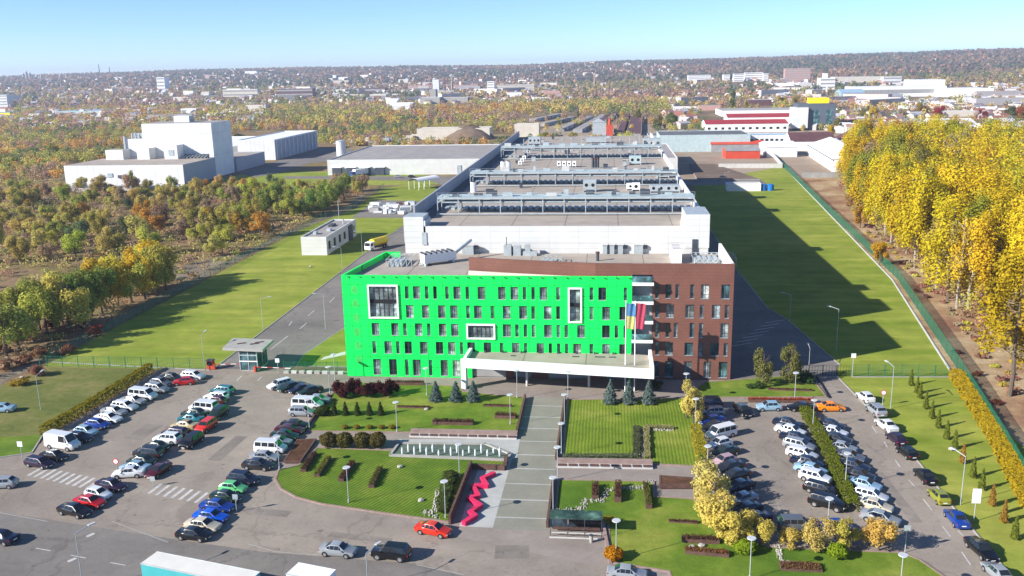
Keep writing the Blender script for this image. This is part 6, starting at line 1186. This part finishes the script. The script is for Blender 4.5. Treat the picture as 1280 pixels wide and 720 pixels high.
truck('long box trailer with cream roof and turquoise side on the main road', ctr[0], ctr[1], math.degrees(math.atan2(dd[1], dd[0])), 13.4, 2.5, 2.9, 'turquoise', 'trailer_top', 'cab_blue')
A = np.array(G(371, 702, 3.7)); truck('short truck with bright white box roof at the bottom edge', A[0]+2.2, A[1]-1.9, -14, 4.6, 2.3, 2.6, 'white_plain', 'white_plain', 'white_plain')
x, y = G(470, 312); truck('yellow tanker truck with white cab on the left service road', x+.5, y+2, 246, 7.0, 2.5, 2.5, 'yellow_tank', 'yellow_tank', 'white_plain', 1.1, 'tanker_truck', 'truck', True)
x, y = G(535, 262); truck('white box truck parked against the shaded side of the long warehouse', -62, 366, 262, 12, 2.5, 2.8, 'white_plain', 'white_plain', 'white_plain')
x, y = G(451, 220); truck('blue cab truck with white box leaving the dock doors', x, y, 235, 9, 2.5, 2.7, 'white_plain', 'white_plain', 'cab_blue')
x, y = G(158, 225); truck('white trailer parked at the white factory', x, y-3, 190, 12, 2.5, 2.7, 'white_plain', 'white_plain', 'white_plain'); x, y = G(213, 240); truck('white box trailer by the tree below the factory', x, y, 182, 10, 2.4, 2.4, 'white_plain', 'white_plain')
for (px, py, cl, lb) in ((108, 229.5, 'dark', 'dark car parked at the white factory front'), (498, 222, 'silver', 'silver car by the wall of the low white warehouse'), (515, 222, 'dark', 'dark car by the wall of the low white warehouse'), (904, 223, 'dark', 'dark car on the road end beyond the right lawn')): car(px, py, 0, 'hatch', CC[cl], lb, None)
# pallets and boxes in the storage yard
ry = random.Random(9)
for i in range(46):
    px = ry.uniform(455, 505); py = ry.uniform(256, 268); px += (268-py)*.9; x, y = G(px, py); mb = MB(); w, d, h = ry.uniform(1.4, 4.5), ry.uniform(1, 2.2), ry.uniform(.6, 2.0)
    m_ = ry.choice(['white_plain', 'white_wash', 'steel', 'grey_wall', 'white_plain', 'maroon_roof']); mb.box(-w/2, w/2, -d/2, d/2, .12, h, m_); [mb.box(-w/2, w/2, k-.08, k+.08, 0, .12, 'bark') for k in (-d/2+.1, 0, d/2-.1)]
    mb.box(-w/2-.02, w/2+.02, -.06, .06, .12, h+.02, 'steel_dark')
    equip_last = equip('wrapped_pallet', 'wrapped pallet of goods in the storage yard left of the warehouse', 'pallet', mb, x, y, .03, 'pallets in the storage yard')
    equip_last.rotation_euler[2] = ry.uniform(-.4, .4)
for i in range(26):
    px = ry.uniform(418, 505); py = ry.uniform(178, 184); x, y = G(px, py); w = ry.uniform(3, 9); equip('scrap_container', 'container or vehicle in the crowded yard behind the white warehouse', 'container', MB().box(-w/2, w/2, -1.3, 1.3, .3, ry.uniform(2, 4), ry.choice(['white_wash', 'steel', 'grey_wall', 'maroon_roof', 'cream'])).box(-w/2+.3, w/2-.3, -1, 1, 0, .3, 'black'), x, y+ry.uniform(0, 90), 0, 'containers in the crowded yard')
# ---------------------------------------------------------------- lamps, masts, signs
POLE5 = MB().cyl(0, 0, 0, .5, .11, 'lamp_pole', 10).cyl(0, 0, .5, 4.95, .055, 'lamp_pole', 8, .045).mesh('pole'); DISC = MB().cyl(0, 0, 4.95, 5.03, .5, 'lamp_disc', 20, .48).cyl(0, 0, 4.80, 4.95, .1, 'lamp_disc', 10, .34).mesh('lamp_head')
def lamp(px, py, lab, g='round-headed garden lamps', z=.1):
    x, y = G(px, py); r = root('garden_lamp', lab, 'street lamp', (x, y, z), 0, g); link('pole', POLE5, r); link('lamp_head', DISC, r)
for px, py, lab in ((436, 629, 'round-headed lamp in the middle of the fan-shaped lawn'), (557, 648, 'round-headed lamp at the corner above the red old car'), (496.5, 541, 'round-headed lamp at the left end of the cross path bench'), (574.5, 598, 'round-headed lamp beside the fountain pool'), (638, 531, 'round-headed lamp on the upper left lawn near the walk'),
    (349.5, 588, 'round-headed lamp at the left tip of the fan-shaped lawn'), (387, 537, 'round-headed lamp on the kerb behind the parked estate car'), (412.5, 493, 'round-headed lamp by the leftmost purple bush'), (533.5, 495, 'round-headed lamp before the green ground-floor windows'), (646.5, 498, 'round-headed lamp at the top left corner of the entrance walk'), (710, 500, 'round-headed lamp at the top right corner of the entrance walk'),
    (705.6, 531, 'round-headed lamp first down the right side of the entrance walk'), (701.8, 570, 'round-headed lamp second down the right side of the entrance walk'), (697, 602, 'round-headed lamp third down the right side of the entrance walk'), (691.5, 643, 'round-headed lamp at the shelter end of the entrance walk'), (770, 701, 'round-headed lamp beside the orange ball shrub'), (857, 503, 'round-headed lamp behind the slim yellow tree top'),
    (869, 537, 'round-headed lamp left of the silver estate in the first row'), (883.5, 601, 'round-headed lamp at the lower end of the yellow hedge'), (993, 502, 'round-headed lamp behind the cars across the lot top'), (1015.5, 539, 'round-headed lamp at the upper end of the dividing hedge'), (1056, 611, 'round-headed lamp in the middle of the dividing hedge'), (1033.5, 672, 'round-headed lamp left of the tan yellow tree'),
    (937, 725, 'round-headed lamp in front of the small bright green shrub'), (1124, 748, 'round-headed lamp in the bottom right flower lawn'), (419, 476, 'round-headed lamp by the gate at the green building corner')): lamp(px, py, lab)
def mast(px, py, h, lab, az=0, arm=1.6, name='street_mast', mat='steel'):
    x, y = G(px, py); r = root(name, lab, 'street light', (x, y, 0), R_(az), 'tall street lights'); MB().cyl(0, 0, 0, h, .06, mat, 8, .035).build('pole', r, (0, 0, 0)); MB().tube((0, 0, h), (arm, 0, h+.35), .05, mat).build('arm', r, (0, 0, 0)); MB().rbox(arm+.3, 0, h+.3, h+.42, .8, .3, 0, 'lamp_disc').build('lamp_head', r, (0, 0, 0))
for px, py, h, lab, az in ((407, 412, 8, 'tall street light on the service road beside the green corner', 200), (329, 412, 7, 'tall street light on the left lawn edge below the plant house', 20), (256, 463, 7, 'tall street light by the left end of the gatehouse fence', 90), (1045, 439, 8.5, 'tall street light on the shaded right lawn', 150), (987, 402, 6, 'tall street light in the shade near the parking stripes', 150), (428, 340, 7, 'tall street light left of the yellow tanker', 190), (453, 318, 7, 'tall street light beside the yellow tanker', 190),
    (1200.5, 631, 6.6, 'tall street light on the right front lawn near the hoarding', 120), (1113, 511, 7.2, 'leaning tall street light by the white saloon', 110), (51, 512, 6, 'tall street light on the dry lawn at the left', 90), (1011, 460, 3.8, 'short street light by the right service gate', 90), (104, 735, 6.6, 'dark street light at the bottom left with bright lamp head', 60), (460, 733, 4, 'street light at the bottom edge between truck and plaza', 60),
    (905, 235, 7, 'tall street light at the far end of the right lawn', 0), (620, 268, 3, 'tall street light left behind the nearest bridge', 0)): mast(px, py, h, lab, az)
def sign(px, py, h, kind, lab):
    x, y = G(px, py); r = root('road_sign', lab, 'sign', (x, y, .02)); MB().cyl(0, 0, 0, h, .05, 'lamp_pole', 8).build('pole', r, (0, 0, 0)); mb = MB()
    if kind == 'disc': mb.tube((0, -.10, h), (0, -.06, h), .45, 'sign_red', 20).tube((0, -.13, h), (0, -.10, h), .33, 'white_plain', 20)
    elif kind == 'white': mb.box(-.4, .4, -.1, -.06, h-.4, h+.4, 'white_plain')
    elif kind == 'board': mb.box(-.5, .5, -.12, -.05, h-1.9, h, 'white_plain')
    elif kind == 'blue': mb.box(-.35, .35, -.1, -.06, h-.4, h+.3, 'steel')
    mb.build('sign_plate', r, (0, 0, 0))
sign(146.5, 587, 1.3, 'disc', 'round red and white sign at the end of the middle row'); sign(1103, 508, 2.4, 'disc', 'round red and white sign by the right-hand drive'); sign(1065, 471, 4.0, 'white', 'square white sign on a post by the right service gate'); sign(1217, 652, 4.4, 'board', 'white hoarding on a post on the right front lawn'); sign(296, 640, 2.2, 'blue', 'grey traffic sign standing at the short row of cars'); sign(1131, 691, 3.2, 'blue', 'dark traffic sign at the lower corner of the right lot'); sign(28.5, 577, 2.8, 'white', 'small white sign pair on the grass corner at the left'); sign(348, 467, 2.6, 'white', 'round pale sign by the gatehouse fence'); sign(192, 608, 1.2, 'blue', 'small dark post between the two zebra crossings')
# ---------------------------------------------------------------- gatehouse
gx0, gy0 = G(301, 464); gh_ = root('gatehouse', 'glass gatehouse under a wide flat projecting roof', 'gatehouse', (gx0, gy0, .02)); MB().box(0, 3.4, 0, 5, 0, .25, 'concrete').box(.02, 3.38, .02, 4.98, .25, 3.9, 'teal_glass').build('glass_box', gh_, (0, 0, 0))
for x_ in (0, 1.7, 3.4):
    for y_ in (0, 2.5, 5): MB().box(x_-.08, x_+.08, y_-.08, y_+.08, .25, 4.2, 'steel').build('column', gh_, (0, 0, 0))
MB().box(-.09, 3.49, -.09, -.03, 1.9, 2.1, 'white_plain').box(-.09, 3.49, -.09, -.03, 3.1, 3.3, 'steel').build('transom', gh_, (0, 0, 0))
q = [G(278, 435, 4.7), G(328, 437, 4.7), G(342, 424.5, 4.7), G(291, 422.5, 4.7)]; MB().prism([(a-gx0, b-gy0) for a, b in q], 4.2, 4.7, 'concrete', 'concrete').build('roof', gh_, (0, 0, 0))
for px, py in ((302, 429.5), (318, 430), (324, 428)): a, b = G(px, py, 4.7); MB().rbox(a-gx0, b-gy0, 4.7, 4.8, 1.6, .5, .5, 'maroon_roof').build('roof_hatch', gh_, (0, 0, 0))
def barrier(px, py, lab, L, az):
    x, y = G(px, py); r = root('barrier', lab, 'barrier', (x, y, .02), R_(az)); MB().box(-.2, .2, -.2, .2, 0, 1.1, 'orange_red').build('housing', r, (0, 0, 0)); mb = MB()
    for k in range(6): mb.box(.2+k*L/6, .2+(k+1)*L/6, -.05, .05, .95, 1.05, 'white_plain' if k % 2 else 'sign_red')
    mb.build('boom', r, (0, 0, 0))
barrier(268, 462, 'red and white barrier left of the gatehouse', 6, 8); barrier(319, 465, 'white barrier right of the gatehouse', 7, -4); 
x, y = G(264, 461); o = equip('red_kiosk', 'small orange-red kiosk box beside the left barrier', 'kiosk', MB().box(-.6, .6, -.5, .5, .1, 1.7, 'orange_red').box(-.7, .7, -.6, .6, 1.7, 1.85, 'steel_dark').box(-.5, .5, -.64, -.6, .9, 1.6, 'dark_glass'), x, y, .01)
# ---------------------------------------------------------------- fences
def fence(label, pts, h=2.3, step=2.6, bar=.34, name='green_fence', gcol='fence_green', z=0, bw=.05):
    cum = []; r = root(name, label, 'fence', (*pts[0], z)); post = MB().box(-.05, .05, -.05, .05, 0, h+.1, gcol).mesh('post'); mb = MB(); np_ = 0; ox, oy = pts[0]; rail = MB()
    for a, b in zip(pts[:-1], pts[1:]):
        L_ = math.dist(a, b); n = max(1, int(L_/step)); d = ((b[0]-a[0])/L_, (b[1]-a[1])/L_)
        for i in range(n):
            if np_ < 95: link('post', post, r, (a[0]+d[0]*L_*i/n-ox, a[1]+d[1]*L_*i/n-oy, 0)); np_ += 1
        k = 0.0
        while k < L_:
            x, y = a[0]+d[0]*k-ox, a[1]+d[1]*k-oy; x2, y2 = x+d[0]*bw, y+d[1]*bw; mb.quad((x, y, .08), (x2, y2, .08), (x2, y2, h), (x, y, h), gcol); k += bar
        for zz in (.1, h*.5, h-.05): rail.quad((a[0]-ox, a[1]-oy, zz), (b[0]-ox, b[1]-oy, zz), (b[0]-ox, b[1]-oy, zz+.05), (a[0]-ox, a[1]-oy, zz+.05), gcol)
    mb.build('bars', r, (0, 0, 0)); rail.build('rails', r, (0, 0, 0)); return r
fence('very long green fence between the right lawn and the wood', [(96, 508), (85, 370), (75.2, 236), (69, 196), (63.4, 159.5), (58, 128), (53.5, 104), (50, 84)], 2.6, 4.6, .16, bw=.09)
fence('green mesh fence across the lawn from the right gate to the long fence', [(44, 158.6), (61.5, 159.3)], 2.2, 2.6, .3); fence('green mesh fence between the left lawn and the dry grass', [(-109, 156.6), (-76.5, 156.6)], 2.2, 3.2, .4); fence('green mesh fence between gatehouse and green building corner', [(-61, 156.5), (-48.4, 156.8)], 1.8, 2, .3)
fence('green mesh fence along the dirt track left of the lawn', [(-110.5, 156.6), (-110.5, 330), (-105, 357), (-108.5, 430)], 2.0, 3.4, .3)
fence('dark sliding gate across the right service road', [(34, 158.4), (43.8, 158.6)], 2.0, 2.4, .5, 'sliding_gate', 'black')
mb = MB(); [mb.box(k*1.5, k*1.5+1.0, -.3, .3, 0, .5, 'concrete_pale' if k % 2 else 'stone_white') for k in range(8)]; o = equip('barrier_blocks', 'row of pale concrete blocks along the gatehouse fence', 'barrier', mb, -60.5, 155.2, .02); o['kind'] = 'stuff'
# ---------------------------------------------------------------- small clutter on lawns
for i, (px, py, lb) in enumerate(((500, 585, 'pale rock on the fan-shaped lawn under the fountain'), (526, 627, 'pale boulder on the fan-shaped lawn near the dark bush'), (865, 686, 'flat pale stone left of two between the brown beds'), (877, 684, 'flat pale stone right of two between the brown beds'), (28, 473, 'pale stone in the yellow bush at the left'), (1189, 563, 'pale cover on the right front lawn between thujas'), (388, 334, 'small pale box on the left lawn near the road'), (533, 513, 'small pale stone on the upper left lawn'))):
    x, y = G(px, py); rd = random.Random(i); bm = bmesh.new(); bmesh.ops.create_icosphere(bm, subdivisions=2, radius=.42)
    for v in bm.verts: v.co *= rd.uniform(.85, 1.12); v.co.z *= .55
    me = bpy.data.meshes.new('rock'); bm.to_mesh(me); bm.free(); me.materials.append(MATS['stone_white']); tag(link('rock', me, None, (x, y, .25)), lb, 'rock')
# ---------------------------------------------------------------- light, air, camera
w = bpy.data.worlds.new('World'); sc.world = w; w.use_nodes = True; nt = w.node_tree; bg = nt.nodes['Background']; sky = nt.nodes.new('ShaderNodeTexSky'); sky.sky_type = 'NISHITA'; sky.sun_disc = False
EL, AZ = 27.0, 210.0
sky.sun_elevation = R_(EL); sky.sun_rotation = R_(240); sky.air_density = 1.0; sky.dust_density = 0; sky.ozone_density = 6; sky.air_density = 1.0; sky.altitude = 3000
nt.links.new(sky.outputs[0], bg.inputs[0]); bg.inputs[1].default_value = SKY
sl = bpy.data.lights.new('sun', 'SUN'); sl.energy = SUN; sl.angle = R_(.5); sl.color = (1, .95, .87); so = bpy.data.objects.new('sun', sl); COL.objects.link(so)
dv = Vector((math.cos(R_(AZ))*math.cos(R_(EL)), math.sin(R_(AZ))*math.cos(R_(EL)), math.sin(R_(EL)))); so.rotation_euler = dv.to_track_quat('Z', 'Y').to_euler(); so.location = (-60, -40, 120)
cd = bpy.data.cameras.new('camera'); cd.sensor_width = 36; cd.lens = 36*FP/1280; cd.clip_end = 30000; cd.clip_start = .5; co = bpy.data.objects.new('camera', cd); COL.objects.link(co)
M = Matrix(((RM[0][0], -RM[0][1], -RM[0][2], 0), (RM[1][0], -RM[1][1], -RM[1][2], 0), (RM[2][0], -RM[2][1], -RM[2][2], CH), (0, 0, 0, 1))); co.matrix_world = M; sc.camera = co
if HAZE:
    hz = MB().box(-5400, 5400, -300, 7800, -1.1, 128, 'white_plain').build('haze'); hz['kind'] = 'stuff'; m = bpy.data.materials.new('haze_air'); m.use_nodes = True; nt = m.node_tree; nt.nodes.clear(); out = nt.nodes.new('ShaderNodeOutputMaterial'); v = nt.nodes.new('ShaderNodeVolumePrincipled')
    v.inputs['Color'].default_value = (.72, .80, 1, 1); v.inputs['Density'].default_value = HAZE; v.inputs['Anisotropy'].default_value = .2; nt.links.new(v.outputs[0], out.inputs['Volume']); hz.data.materials.clear(); hz.data.materials.append(m)
    sc.cycles.volume_bounces = 0
sc.view_settings.view_transform = 'Standard'; sc.view_settings.look = 'None'; sc.view_settings.exposure = EXPO; sc.view_settings.gamma = 1; sc.view_settings.use_curve_mapping = False
sc.cycles.max_bounces = 4; sc.cycles.diffuse_bounces = 2; sc.cycles.glossy_bounces = 2; sc.cycles.transmission_bounces = 2; sc.cycles.transparent_max_bounces = 4; sc.cycles.use_denoising = True
